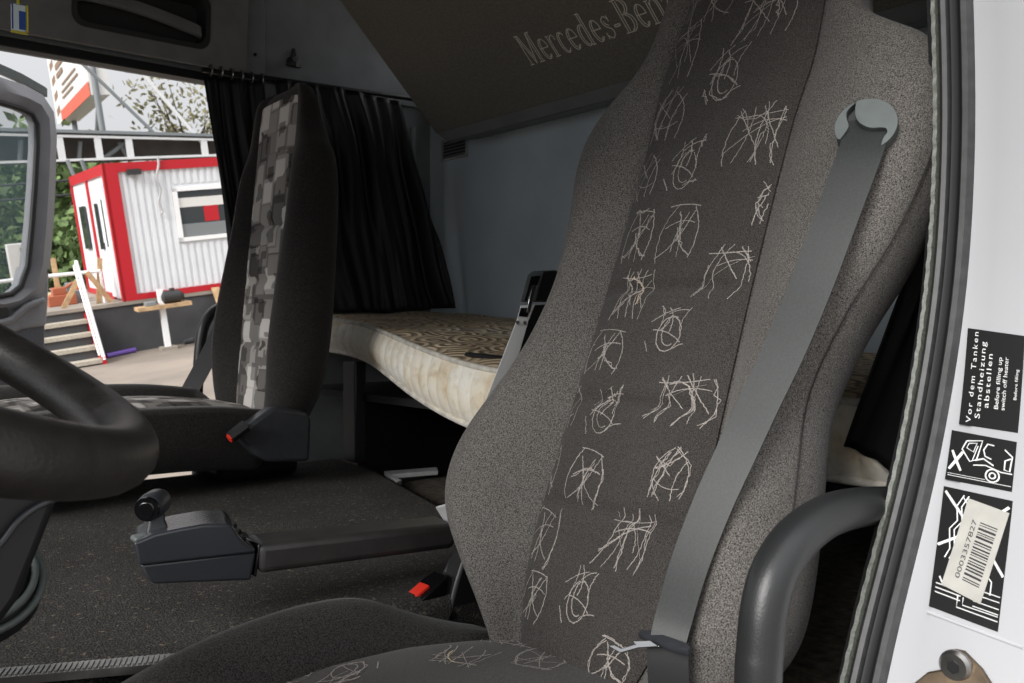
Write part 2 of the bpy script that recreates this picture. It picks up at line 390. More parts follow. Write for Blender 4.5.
# stitched edge seam down the outer side of the backrest wing
for sgn in (-1, 1):
    path = []
    for i in range(40):
        v = lerp(.03, .63, i/39); g, t = DB.half(v, sgn < 0); a = g[8]; b = g[9]
        path.append(DB.p(sgn*(lerp(a[0], b[0], .3)+.0008), v, lerp(a[1], b[1], .3)))
    sh.tube(path, .0009, 5, 1)
backrest = sh.build('backrest', ['cloth', 'seam'], dseat, 60, sub=1)
CR = (.155, .275, .41)
ins = DB.insert(-.055, .94, CR)
rng = random.Random(11)
BM = [(678,6,'M',38,44),(716,2,'W',44,44),(768,14,'M',52,48),(679,57,'M',38,52),(729,77,'O',46,52),(670,117,'C',34,48),(756,137,'M',52,58),(689,167,'O',40,50),
 (648,178,'C',24,44),(773,199,'C',36,48),(641,237,'W',28,50),(682,234,'W',40,54),(734,271,'M',58,54),(634,297,'M',34,50),(673,331,'O',48,48),
 (607,352,'W',40,46),(681,400,'M',58,52),(608,412,'O',42,50),(568,405,'C',24,44),(548,466,'W',24,54),(588,478,'W',38,56),(671,475,'C',40,54),
 (543,536,'W',34,64),(627,541,'M',50,62),(535,596,'W',32,56),(583,597,'O',42,62),(611,662,'W',40,46)]
for x, y, k, w, h in BM:
    u, v = DB.uv(x, y); u2, v2 = DB.uv(x+w/2, y); u3, v3 = DB.uv(x, y-h/2)
    if v > .93: continue
    su = abs(u2-u)*2.1; sv = abs(v3-v)*2.0
    stitches(ins, DB, u, v, -su, sv, k, rng, lambda a, b: abs(a) < interp(DB.pw, b)-.006 and -.01 < b < .93, .001, CR)
ins.build('insert_panel', ['insert', 'thread', 'gold'], dseat, 180)['label'] = 'dark centre panel with pale scribble stitching'
# cushion
CU = V3((.62, DY, .655))
zc = [(-.02,.648),(.0,.650),(.05,.654),(.115,.656),(.2,.654),(.33,.632),(.43,.60),(.5,.55),(.53,.50)]
cw = [(-.02,.160),(.0,.170),(.05,.212),(.11,.240),(.2,.25),(.4,.255),(.53,.24)]
cp = [(-.02,.115),(.05,.14),(.1,.155),(.3,.165),(.53,.165)]
cc = [(-.02,.002),(.0,.003),(.05,.014),(.115,.042),(.16,.046),(.28,.046),(.4,.035),(.53,.02)]
def cpt(l, y, z): return V3((CU.x-l, DY+y, z))
def chalf(l):
    z = interp(zc, l); w = interp(cw, l); p = interp(cp, l); c = interp(cc, l); b = w-p
    return [(0,z-.01),(.5*p,z-.01),(p-.012,z-.008),(p-.002,z-.012),(p+.006,z+.004),(p+.3*b,z+.6*c),(p+.6*b,z+c),(p+.85*b,z+.8*c),(w,z+.1*c),(w+.004,z-.05),(w-.01,z-.115),(w-.05,z-.135)], z
def cring(l):
    g, z = chalf(l); r = g+[(0,z-.14)]+[(-u, q) for u, q in g[:0:-1]]; return [cpt(l, u, q) for u, q in r]
m = MB(); m.loft([cring(lerp(-.02,.53,i/30)) for i in range(31)], True, True)
m.build('cushion', ['clothshade'], dseat, 60, sub=1)  # cushion shade painted in by the darker cloth colour
def CS(u, l, off=0):
    p = interp(cp, l)-.004; z = interp(zc, l); q = min(1, abs(u)/p); return cpt(l, u, z-.005+.012*(1-q**6)+off)
m = MB(); m.grid(lambda a, b: CS((2*a-1)*(interp(cp, lerp(-.015,.51,b))-.004), lerp(-.015,.51,b)), 14, 40)
for x, y, k, w, h in [(285,674,'C',60,16),(345,678,'O',56,18),(462,664,'M',66,26),(540,664,'W',70,30),(515,641,'M',50,18)]:
    q = onZ(x, y, .655); q2 = onZ(x+w/2, y, .655); q3 = onZ(x, y-h/2, .655)
    u = q.y-DY; l = CU.x-q.x
    stitches(m, None, u, l, .062, .058, k, rng, lambda a, b: abs(a) < interp(cp, b)-.006 and .0 < b < .5, .001, (), lambda a, b: CS(a, b, .001), rot=.5)
m.build('cushion_insert', ['insert', 'thread', 'gold'], dseat, 180)
# pedestal under the cushion
m = MB(); m.box((.18, DY-.2, .3), (.66, DY+.2, .525)); m.box((.14, DY-.22, .2), (.7, DY+.22, .3)); m.build('pedestal', 'black', dseat, 30, bevel=.015)
# belt outlet disc on the right shoulder, belt, tongue
uo, vo = DB.uv(866, 126, .038)
WO = .038
DX = (V3((0,-1,0))*.92+V3((.39,0,0))).normalized(); DX = (DX-DB.v*DX.dot(DB.v)).normalized(); DNn = DB.v.cross(DX)
if DNn.dot(DB.n) < 0: DNn = -DNn
def disc(a, b, w): return DB.p(uo, vo, WO)+DX*(a*.0275)+DB.v*(b*.0275)+DNn*w
def circ(a0, a1, r=1, n=24): return [(r*math.cos(R_(lerp(a0,a1,i/n))), r*math.sin(R_(lerp(a0,a1,i/n)))) for i in range(n+1)]
m = MB(); m.prism([disc(a, b, -.03) for a, b in circ(0, 350, .97, 36)], DNn*.024)
outlet = m.build('belt_outlet', ['black'], dseat, 30)
cap = [(-.47,.80),(-.46,.58),(-.38,.28),(-.18,.03),(.16,-.12),(.46,-.10),(.66,-.12),(.72,-.28),(.64,-.48),(.62,-.74)]
m = MB(); m.prism([disc(a, b, -.012) for a, b in [(q.x, q.y) for q in spline([V3((a, b, 0)) for a, b in cap], 4)]+circ(-50, 118, 1.0, 30)], DNn*.015)
m.build('outlet_cap', ['gplastic'], outlet, 30, bevel=.0022, bseg=3)
cres = [(-.50,.84),(-.70,.52),(-.66,.22),(-.54,-.10),(-.72,-.58)]
m = MB(); m.prism([disc(a, b, -.012) for a, b in [(q.x, q.y) for q in spline([V3((a, b, 0)) for a, b in cres], 4)]+circ(-146, -239, 1.0, 18)], DNn*.014)
m.build('outlet_rim', ['gplastic'], outlet, 30, bevel=.0018)
BW = .042
bp = [(874,112,.030),(868,128,.034),(858,158,.042),(838,212,.048),(812,282,.052),(786,345,.059),(760,400,.066),(737,450,.072),(712,505,.075),(689,565,.074),(673,620,.068),(668,640,.068)]
path = spline([DB.p(*DB.uv(x, y, w), w) for x, y, w in bp], 6)
m = MB()
def beltribbon(m, path, w, nrm, t=.0016, mi=0, w1=None):
    rings = []; wa = w; w1 = w if w1 is None else w1
    for i, p in enumerate(path):
        w = lerp(wa, w1, i/(len(path)-1))
        d = (path[min(i+1,len(path)-1)]-path[max(i-1,0)]).normalized(); c = d.cross(nrm).normalized()*(w/2)
        rings.append([p+c, p-c, p-c-nrm*t, p+c-nrm*t])
    m.loft(rings, True, True, mi)
bn = (DB.n*1.0+V3((0,-.35,0))).normalized()
beltribbon(m, path, BW, bn, w1=.031)
belt = m.build('seat_belt', ['belt'], dseat, 30)
e = path[-1]
low = spline([e, e+V3((-.002,-.002,-.03)), e+V3((.004,-.006,-.09)), e+V3((.03,-.03,-.17))], 6)
m = MB(); beltribbon(m, low, .036, bn); m.build('lap_webbing', ['beltblack'], belt, 30)
m = MB()
tx = V3((0,1,0)); ty = (DB.n*.75-DB.v*.66).normalized()
def T(a, b, h=0): return e+tx*a+ty*b+tx.cross(ty)*h
m.loft([[T(x*k, y*k+.004, hh) for x, y in [(-.025,-.003),(-.018,-.005),(.019,-.005),(.027,-.003),(.028,.002),(.018,.0045),(-.018,.0045),(-.026,.002)]] for hh, k in ((-.003,.94),(-.002,1),(.002,1),(.003,.94))], True, True)
m.build('belt_slider', ['dplastic'], belt, 40)
m = MB()
tq = lambda x, y, w=.078: onP(x, y, DB.p(0,0,w), DB.n)
m.prism([tq(*q) for q in [(609,646),(622,653.5),(640,648.5),(661,647),(652,640.5),(634,641.5),(637,645),(623,648.5),(616,645)]], DB.n*.0025)
m.build('belt_tongue', ['chrome'], belt, 30, bevel=.0006)
# folded-up armrest standing beside the backrest
def fa(x, y, Y=.955): return onY(x, y, Y)
EX = V3((.026,.030,0)); TH = V3((.0022,.0025,0))
def fp(pts, Y, ex): m = MB(); m.prism([fa(x, y, Y) for x, y in pts], ex); return m
fold = fp([(518,318),(521,306),(551,304),(547,328),(524,384),(498,402),(488,402)], .955, EX).build('folded_armrest', ['black'], dseat, 30, bevel=.002); fold['label'] = 'upright arm with light grey face and black slotted head'
fp([(517.5,318),(520.5,305.5),(535,304.5),(528.5,321),(515,369),(498,402),(485,402)], .952, TH).build('arm_face', ['facep'], fold, 30, bevel=.0008)
hd = fp([(521,301.5),(528,275),(532,271),(556,270),(558.5,272),(551,301.5)], .954, EX).build('arm_head', ['black'], fold, 30, bevel=.003)
fp([(520,301.5),(527.6,275),(531.6,271.5),(543.5,271.5),(535.5,300.5)], .951, TH).build('head_face', ['gplastic'], hd, 30, bevel=.001)
fp([(524.5,300.5),(531.2,276.5),(540.5,275.5),(532.5,300)], .9495, TH*.5).build('head_slot', ['blackgloss'], hd, 30)
fp([(520.5,308),(530.5,307.5),(527.5,317),(518.7,316)], .9505, TH*.5).build('lower_slot', ['blackgloss'], hd, 30)
fp([(526.2,313),(529.8,313),(537.2,285),(532.2,285)], .9475, TH).build('slot_lever', ['chrome'], hd, 30, bevel=.0008)
for x, y in ((517.6,322.5),(525,322.5)):
    m = MB(); m.tube([fa(x,y,.9518), fa(x,y,.9495)], .0026, 10); m.build('pivot_screw', ['blackgloss'], fold, 30)
# recliner shell and buckle on the inboard side
m = MB()
rp = [(455,545),(466,541),(490,546),(502,575),(505,612),(470,625),(432,622),(437,600),(445,570)]
c = [onY(x, y, .935) for x, y in rp]
m.prism(spline(c, 4, True), V3((.0,-.03,0))); rec = m.build('recliner_shell', ['black'], dseat, 30, bevel=.004)
m = MB(); m.tube(spline([onY(x, y, .945) for x, y in [(433,620),(440,590),(450,565),(462,545),(470,541)]], 6), .0042, 8); m.build('shell_rim', ['dplastic'], rec, 60)
for q in (0, 1, 2):
    m = MB(); m.tube(spline([onY(x+q*7, y, .952-.004*q) for x, y in [(457,612),(456,590),(462,572),(474,558)]], 6), .0035, 8)
    m.build('air_hose', ['rubber'], rec, 60)
m = MB()
bk = onY(416, 603, .93)
bd = V3((-.55, .0, -.30)).normalized(); bs = V3((0,1,0)); bu = bd.cross(bs)*-1
if bu.z < 0: bu = -bu
def K(a, b, h): return bk+bd*a+bs*b+bu*h
m.loft([[K(a, b, h) for b, h in ((-.018*k,-.022*k),(.018*k,-.022*k),(.018*k,.010*k),(-.018*k,.010*k))] for a, k in ((-.05,.85),(-.03,1),(.012,1),(.022,.9))], True, True)
buck = m.build('belt_buckle', ['blackgloss'], dseat, 30, bevel=.003)
m = MB(); m.box((-.022,-.010,.0095), (.021,.010,.0135), 0, lambda q: K(q.x, q.y, q.z)); m.build('release_button', ['red'], buck, 30, bevel=.001)['label'] = 'red release button'
m = MB(); m.box((.0205,-.015,.001), (.0235,.015,.010), 0, lambda q: K(q.x, q.y, q.z)); m.build('buckle_mouth', ['chrome'], buck, 30)
m = MB(); m.tube([K(-.048,0,0), K(-.07,0,-.05)], .010, 8); m.build('buckle_stalk', ['black'], buck, 30)
# ---------------------------------------------------------------- gear selector arm
arm = thing('gear_selector_arm', 'dark grey gear selector arm with lever knob reaching forward from driver seat', 'gear selector', onY(455,545,.985))
YN, YF = .95, 1.015
def sp(x, y, Y=YN): return onY(x, y, Y)
m = MB()
prof = [sp(259,545), sp(452,524), sp(458,528), sp(455,549), sp(259,575)]
m.prism(prof, V3((.012,.062,0))); m.build('arm_pad', ['pad'], arm, 30, bevel=.008, bseg=3)
m = MB(); m.prism([sp(434,507,.99), sp(445,504,.99), sp(458,522,.99), sp(446,526,.99)], V3((0,.0,.012))+V3((0,-.04,0))); m.build('hinge_cap', ['lplastic'], arm, 30, bevel=.003)
up = [(133.5,543),(139,566),(256,553),(255,548),(247,545.5),(239,536),(233,527),(229,524),(203,524.5),(178,529),(155,534)]
lw = [(140,565),(148,580),(154,584.5),(251,580.5),(256,552)]
m = MB(); m.prism([sp(x, y) for x, y in up], V3((.024,.075,0)))
m.prism([sp(x, y, YN+.003) for x, y in lw], V3((.022,.069,0)))
hous = m.build('selector_housing', ['dgloss'], arm, 30, bevel=.005, bseg=3)
m = MB(); m.prism([sp(258.5,544,YN+.003), sp(261,544,YN+.003), sp(257,577,YN+.003), sp(254.5,577,YN+.003)], V3((0,.062,0))); m.build('joint_collar', ['blackgloss'], arm, 30, bevel=.002)
m = MB()
for q in range(3):
    a = sp(234+q*4.5, 527.5+q*6.5, YN+.02)
    m.box((a.x-.004, a.y, a.z-.001), (a.x+.004, a.y+.03, a.z+.004), 0)
m.build('rocker_switch', ['blackgloss'], hous, 30, bevel=.001)
k0 = sp(147.5, 509, .965); ax = (sp(165, 496, 1.0)-k0).normalized()
m = MB(); kl = [(-.002,.0105),(.0,.0128),(.004,.0142),(.012,.0148),(.026,.0142),(.034,.0118),(.038,.006)]
m.tube([k0+ax*a for a, r in kl], [r for a, r in kl], 20); knob = m.build('lever_knob', ['dplastic'], arm, 60)
m = MB(); m.tube([k0-ax*.004, k0-ax*.0005], [.0085,.0095], 18); m.build('knob_button', ['blackgloss'], knob, 30, bevel=.001)
m = MB(); m.tube([k0+ax*-.003, k0+ax*.001], [.0128,.0132], 20); m.build('knob_ring', ['blackgloss'], knob, 30)
m = MB(); n0 = k0+ax*.02
m.loft([[n0+V3((dx*k, dy*k, dz)) for dx, dy in ((-.011,-.009),(.011,-.009),(.011,.012),(-.011,.012))] for dz, k in ((.0,.8),(-.018,.8),(-.035,1.3))], True, True); m.build('lever_neck', ['dplastic'], arm, 30, bevel=.003)
m = MB(); tb = sp(137, 537, .965); m.box((tb.x-.004, tb.y-.006, tb.z-.006), (tb.x+.014, tb.y+.012, tb.z+.001)); m.build('thumb_tab', ['gplastic'], arm, 30, bevel=.003)
# ---------------------------------------------------------------- passenger seat
PY = 1.895
PB = Back((.83, PY, .80), 6, yaw=3, hwr=[(-.03,.16),(0,.185),(.05,.212),(.12,.225),(.2,.228),(.3,.222),(.42,.215),(.52,.206),(.57,.190),(.60,.165),(.63,.150),(.68,.14),(.71,.12)],
  hw=[(-.03,.14),(0,.16),(.05,.18),(.12,.192),(.2,.190),(.3,.176),(.42,.160),(.52,.150),(.57,.146),(.59,.144),(.62,.140),(.68,.135),(.71,.12)],
  pw=[(-.03,.085),(.05,.10),(.3,.108),(.55,.11),(.65,.11),(.71,.10)],
  wc=[(-.03,.02),(.05,.035),(.15,.046),(.25,.042),(.4,.030),(.53,.022),(.6,.006),(.71,.003)],
  th=[(-.03,.08),(.1,.10),(.4,.10),(.58,.085),(.71,.05)], top=.70)
pseat = thing('passenger_seat', 'passenger seat with grey block-patterned panel and dark wings beside open door', 'truck seat', (.62, PY, .45))
PB.shell().build('backrest', ['clothshade'], pseat, 60, sub=1)
PC = (.15, .29, .41)
m = PB.insert(-.01, .69, PC, 14, 90)
def set_uv(o, B):
    me = o.data; ul = me.uv_layers.new(name='UVMap'); off = V3(o['_b']) if '_b' in o else V3()
    for lp in me.loops:
        q = me.vertices[lp.vertex_index].co+off-B.o; ul.data[lp.index].uv = (q.y+.5, q.dot(B.v))
pi_ = m.build('insert_panel', ['blocks'], pseat, 180); set_uv(pi_, PB); pi_['label'] = 'panel of pale grey blocks'
m = MB()
pz = [(-.02,.815),(.1,.83),(.25,.835),(.38,.84),(.46,.825),(.52,.78)]
pcw = [(-.02,.20),(.2,.225),(.45,.23),(.52,.21)]
def pring(l):
    z = interp(pz, l); w = interp(pcw, l); p = .15; b = w-p; c = .004
    g = [(0,z-.012),(.5*p,z-.012),(p-.012,z-.010),(p-.002,z-.014),(p+.006,z+.002),(p+.3*b,z+.7*c),(p+.6*b,z+c),(p+.85*b,z+.8*c),(w,z-.0),(w+.003,z-.05),(w-.01,z-.11),(w-.05,z-.13)]
    far = [(u, q+(.022 if 5 <= k <= 7 else 0)) for k, (u, q) in enumerate(g)]
    r = far+[(0,z-.135)]+[(-u, q) for u, q in g[:0:-1]]; return [V3((.77-l, PY+u, q)) for u, q in r]
m.loft([pring(lerp(-.02,.52,i/26)) for i in range(27)], True, True); m.build('cushion', ['clothshade'], pseat, 60, sub=1)
m = MB(); m.grid(lambda a, b: V3((.77-lerp(-.01,.5,b), PY+(2*a-1)*.146, interp(pz, lerp(-.01,.5,b))-.006+.012*(1-abs(2*a-1)**6))), 12, 36)
o = m.build('cushion_insert', ['blocks'], pseat, 180)
me = o.data; ul = me.uv_layers.new(name='UVMap')
for lp in me.loops: q = me.vertices[lp.vertex_index].co; ul.data[lp.index].uv = (q.y+.5, q.x+.5)
m = MB(); m.box((.72, PY-.11, .663), (.90, PY+.07, .76)); m.build('pedestal', 'black', pseat, 30, bevel=.02)
m = MB(); c = [onY(x, y, 1.655) for x, y in [(238,436),(250,424),(272,408),(281,407),(308,412),(312,420),(310,462),(268,462),(256,455)]]
m.prism(c, V3((0,.04,0))); pr = m.build('recliner_cover', ['dplastic'], pseat, 30, bevel=.008, bseg=3)
m = MB(); a = onY(246,426,1.648); b = onY(230,438,1.648)
m.tube([a, b], [.014,.0125], 8); pb = m.build('belt_buckle', ['black'], pseat, 40)
m = MB(); m.tube([lerp(a, b, .9), lerp(a, b, 1.06)], .009, 8); m.build('release_button', ['red'], pb, 40)
m = MB(); path = spline([onY(x, y, Y) for x, y, Y in [(258,180,2.11),(252,205,2.15),(247,245,2.17),(236,290,2.18),(216,340,2.18),(190,390,2.17),(186,396,2.17)]], 6)
beltribbon(m, path, .046, V3((-.75,-.62,.1)).normalized()); pbelt = m.build('seat_belt', ['beltblack'], pseat, 30)
m = MB(); q = onY(257,184,2.10); m.box((q.x-.01,q.y-.03,q.z-.012), (q.x+.02,q.y+.03,q.z+.014)); m.build('belt_guide', ['gplastic'], pbelt, 30, bevel=.004)
# ---------------------------------------------------------------- steering wheel
wc_ = V3((-.0451, .5810, 1.0422)); wb = .47199; wg = .1599; wr = .2394
WA = V3((math.cos(wb), 0, -math.sin(wb))); WN = V3((math.sin(wb), 0, math.cos(wb))); WB = V3((0,1,0))*math.cos(wg)+WN*math.sin(wg); WN = WA.cross(WB)
def wp(t, r, h=0): return wc_+WA*(r*math.cos(t))+WB*(r*math.sin(t))+WN*h
wheel = thing('steering_wheel', 'worn black steering wheel rim in front of the driver seat', 'steering wheel', tuple(wc_))
m = MB(); m.tube([wp(2*math.pi*i/72, wr) for i in range(72)], .0172, 16, 0, True); m.build('rim', ['leather'], wheel, 180)
for sgn, a0 in ((1, R_(62)), (-1, R_(62)), (1, R_(140)), (-1, R_(140))):
    m = MB(); t = sgn*a0; rings = []
    for k in range(9):
        r = lerp(.06, wr, k/8); w = lerp(.030, .022, k/8)+.02*max(0, k/8-.75)*4*.5; h = lerp(-.05, 0, (k/8)**.6)
        c = wp(t, r, h); d = WB*math.cos(t)-WA*math.sin(t)
        rings.append([c+d*(w*math.cos(q))+WN*(.010*math.sin(q)) for q in [2*math.pi*i/10 for i in range(10)]])
    m.loft(rings); m.build('spoke', ['black'], wheel, 180)
m = MB(); m.tube([wc_+WN*h for h in (-.075,-.07,-.03,-.018,-.012)], [.07,.085,.09,.075,.03], 24); m.build('hub', ['black'], wheel, 50)
# steering column
coln = thing('steering_column', 'dark angular steering column shroud below the steering wheel', 'steering column', (-.2,.62,.35))
m = MB(); m.prism([onY(x, y, .66) for x, y in [(-150,500),(-80,478),(20,484),(66,486),(60,498),(44,540),(20,600),(0,628),(-60,640),(-150,640)]], V3((0,.09,0))); m.build('column_shroud', ['shroud'], coln, 30, bevel=.008)
m = MB(); m.tube(spline([onY(x, y, .655) for x, y in [(-10,556),(4,540),(18,522),(36,508),(58,498)]], 5), .0022, 6); m.build('shroud_moulding', ['dplastic'], coln, 180)
m = MB(); m.loft([[wc_+V3((x*k+dx, y*k, -.05-h)) for x, y in ((-.07,-.05),(.06,-.05),(.06,.05),(-.07,.05))] for h, k, dx in ((0,.7,0),(.1,1,.0),(.28,1,.0))], True, True); m.box((-.12,.56,.2), (.02,.70,.68)); m.build('column_tube', ['black'], coln, 30, bevel=.012)
bc = onY(-26, 574, .80); bx = (V3((0,0,1))*.8+(CAM-bc).normalized()*.9).normalized()
b1 = bx.cross(V3((0,1,0))).normalized(); b2 = bx.cross(b1)
m = MB()
m.tube([bc-bx*.03, bc-bx*.012, bc, bc+bx*.004], [.048,.046,.03,.015], 28)
boot = m.build('rubber_boot', ['rubber'], coln, 60)
for r, h in ((.048,-.012),(.042,-.004),(.030,.002)):
    m = MB(); m.tube([bc+bx*h+(b1*math.cos(q)+b2*math.sin(q))*r for q in [2*math.pi*i/40 for i in range(40)]], .0032, 8, 0, True)
    m.build('boot_ridge', ['gplastic' if r != .054 else 'seal'], boot, 180)
# ================================================================== CAB SHELL
XR = 1.60; YS = 2.30
m = MB(); m.prism([V3((x,y,.2)) for x, y in ((-.55,1.34),(0,1.065),(.33,.905),(.95,.905),(.96,1.32),(1.08,1.76),(1.10,1.985),(-.55,1.985))], V3((0,0,.46))); struct(m.build('floor_carpet', 'carpet', None, 30, bevel=.02, bseg=3))
m = MB(); m.box((-.6,.30,.15), (1.6,.905,.20)); m.box((-.6,.9,.15),(.4,1.4,.2)); m.box((-.6,1.985,.40), (1.6,YS+.02,.44)); m.box((.90,.42,.15), (1.6,2.3,.60)); struct(m.build('floor', 'dirt', None, 30))
m = MB(); ta = V3((-.20,1.162,.655)); tbv = V3((.33,.905,.655)); td = (tbv-ta).normalized(); tn = V3((td.y,-td.x,0))
m.prism([ta, tbv, tbv+tn*.026, ta+tn*.026], V3((0,0,.008)))
for i in range(118):
    p = ta+td*(i*.005); m.prism([p+tn*.003+V3((0,0,.008)), p+td*.0028+tn*.003+V3((0,0,.008)), p+td*.0028+tn*.023+V3((0,0,.008)), p+tn*.023+V3((0,0,.008))], V3((0,0,.0015)))
struct(m.build('trim_1', 'steel', None, 30))
# rear wall, roof, front bulkhead
m = MB(); m.box((XR,.36,.3), (XR+.05,YS+.05,1.75)); struct(m.build('wall_rear', 'rear', None, 30))
m = MB(); m.box((-.6,.28,2.02), (XR+.05,YS+.05,2.06)); struct(m.build('ceiling', 'console', None, 30))
m = MB(); m.box((-.60,.30,.15), (-.30,YS,.92)); m.box((-.62,.28,1.52), (-.5,YS,2.05)); m.box((-.60,.30,1.62), (-.12,2.18,2.02)); struct(m.build('wall_front', 'black', None, 30, bevel=.03))  # unseen overhead box and low windscreen header added to shade the seat top
# passenger-side wall above and behind the door opening
m = MB(); m.box((1.05,YS-.01,1.645), (1.62,YS+.04,2.03)); m.box((1.05,YS+.0,.3), (1.62,YS+.04,1.645)); m.box((.985,YS+.02,.3), (1.06,YS+.06,1.66))
m.box((-.62,YS+.005,1.62), (1.0,YS+.06,2.03)); m.box((-.62,YS+.0,.15), (-.28,YS+.06,1.65)); m.box((-.3,YS+.0,.12), (1.0,YS+.06,.40))
struct(m.build('wall_right', 'panel', None, 30))
m = MB(); m.box((.985,YS-.03,1.645), (1.05,YS+.01,2.02)); 
struct(m.build('trim_2', 'panel', None, 30, bevel=.006))
m = MB(); m.box((-.5,YS-.02,1.612), (.985,YS+.02,1.634)); struct(m.build('trim_3', 'rubber', None, 30, bevel=.004))
m = MB(); m.box((-.5,YS-.035,1.632), (.985,YS+.0,1.641)); struct(m.build('trim_4', 'gplastic', None, 30, bevel=.002))
for z in (1.94, 1.69):
    pass
m = MB()
for x, z in ((1.018, 1.93), (1.018, 1.70)): m.tube([V3((x,YS-.035,z)), V3((x,YS-.029,z))], .004, 8)
struct(m.build('trim_5', 'blackgloss', None, 30))
# overhead console with a recessed grab handle
con = thing('overhead_console', 'dark overhead console with recessed grab handle above passenger door', 'console', (.4, YS, 1.64))
hx0, hx1, hz0, hz1 = .575, .875, 1.690, 1.80
def cpl(x, z):                       # console face leans in towards the roof
    return V3((x, YS-.05-(z-1.64)*.10, z))
m = MB()
rows = [1.641,1.66,hz0,hz1,1.9,2.02]; colsx = [.185,hx0,hx1,.985]
vs = [cpl(x, z) for z in rows for x in colsx]; fs = []
for j in range(5):
    for i in range(3):
        if not (j == 2 and i == 1): fs.append((j*4+i, j*4+i+1, (j+1)*4+i+1, (j+1)*4+i))
m.add(vs, fs)
m.add([cpl(.185,1.641), cpl(.985,1.641), V3((.985,YS,1.641)), V3((.185,YS,1.641))], [(0,1,2,3)])
cpn = m.build('console_face', ['console'], con, 30)
def rr(x0, x1, z0, z1, r, n=5):
    out = []
    for cx, cz, a in ((x1-r,z1-r,0),(x0+r,z1-r,90),(x0+r,z0+r,180),(x1-r,z0+r,270)):
        for i in range(n+1): q = R_(a+90*i/n); out.append((cx+r*math.cos(q), cz+r*math.sin(q)))
    return out
inn = rr(hx0,hx1,hz0,hz1,.025); out = rr(hx0-.004,hx1+.004,hz0-.004,hz1+.004,.027)
m = MB(); dn = V3((0,1,0))
m.loft([[cpl(x, z)-dn*.003 for x, z in rr(hx0-.012,hx1+.012,hz0-.012,hz1+.012,.03)], [cpl(x, z)-dn*.004 for x, z in inn], [cpl(x, z)+dn*.045 for x, z in rr(hx0+.006,hx1-.006,hz0+.006,hz1-.006,.02)]], True, False)
m.add([cpl(x, z)+dn*.045 for x, z in rr(hx0+.006,hx1-.006,hz0+.006,hz1-.006,.02)], [tuple(range(24))])
rcs = m.build('handle_recess', ['recess'], con, 40)
m = MB(); P = spline([cpl(hx0+.004,1.752)+dn*.02, cpl(hx0+.03,1.752)+dn*-.004, cpl(.72,1.744)+dn*-.008, cpl(hx1-.03,1.724)+dn*-.004, cpl(hx1-.004,1.722)+dn*.02], 8)
m.loft([[p+V3((0,dy,dz)) for dy, dz in ((-.009,-.012),(.009,-.014),(.011,.010),(-.006,.013))] for p in P], True, True); m.build('grab_handle', ['console'], rcs, 40, bevel=.004)
m = MB()
for x, z in ((hx0+.02,1.773),): m.tube([cpl(x,z)-dn*.02, cpl(x,z)-dn*.012], .006, 10)
m.build('handle_plug', ['recess'], rcs, 40)
# forward part of the console: sun-shelf with a shallow bulge
shf = thing('front_header_shelf', 'dark header shelf moulding at the top corner over the windscreen side', 'shelf', (-.1, YS, 1.64))
m = MB(); rings = []
for i in range(13):
    x = lerp(-.5, .178, i/12); b = .03*math.sin(math.pi*min(1, (i/12)))
    rings.append([V3((x,YS+.0,1.641)), V3((x,YS-.055,1.643)), V3((x,YS-.075-b,1.675)), V3((x,YS-.085,1.73)), V3((x,YS-.12,2.02)), V3((x,YS,2.02))])
m.loft(rings, True, True); m.build('shelf_moulding', ['console'], shf, 50)
# coat hook
hp = onY(293, 62, YS-.012)
hook = thing('coat_hook', 'small dark coat hook on the grey side panel above the curtain', 'hook', tuple(hp))
m = MB(); m.prism([hp+V3((a*.001,.001,b*.001)) for a, b in [(-22,-14),(22,-14),(20,4),(8,14),(4,36),(-4,36),(-8,14),(-20,4)]], V3((0,-.010,0))); m.build('hook_plate', ['recess'], hook, 30, bevel=.003)
m = MB(); m.tube(spline([hp+V3((0,-.006,.006)), hp+V3((0,-.024,.004)), hp+V3((0,-.034,-.006)), hp+V3((0,-.030,-.020))], 5), .006, 10); m.build('hook_peg', ['console'], hook, 60)
# vent grille
vn = thing('vent_grille', 'small slotted vent grille high in the rear wall corner', 'vent', (XR, 2.17, 1.47))
m = MB(); x0 = XR-.006
m.box((x0,2.105,1.478), (XR,2.235,1.486)); m.box((x0,2.105,1.535), (XR,2.235,1.543)); m.box((x0,2.105,1.478), (XR,2.113,1.543)); m.box((x0,2.227,1.478), (XR,2.235,1.543)); m.build('vent_frame', ['lplastic'], vn, 30, bevel=.001)
m = MB(); m.box((XR-.002,2.112,1.485), (XR-.001,2.228,1.536)); m.build('vent_backing', ['recess'], vn, 30)
for k in range(5):
    m = MB(); z = 1.489+k*.0095; m.box((x0+.001,2.113,z), (XR-.001,2.227,z+.003)); m.build('vent_slat', ['panel'], vn, 30)
# corner post beside the curtain
m = MB(); m.tube([V3((1.50,2.245,1.05)), V3((1.50,2.245,1.57))], .009, 10); struct(m.build('trim_6', 'panel', None, 60))
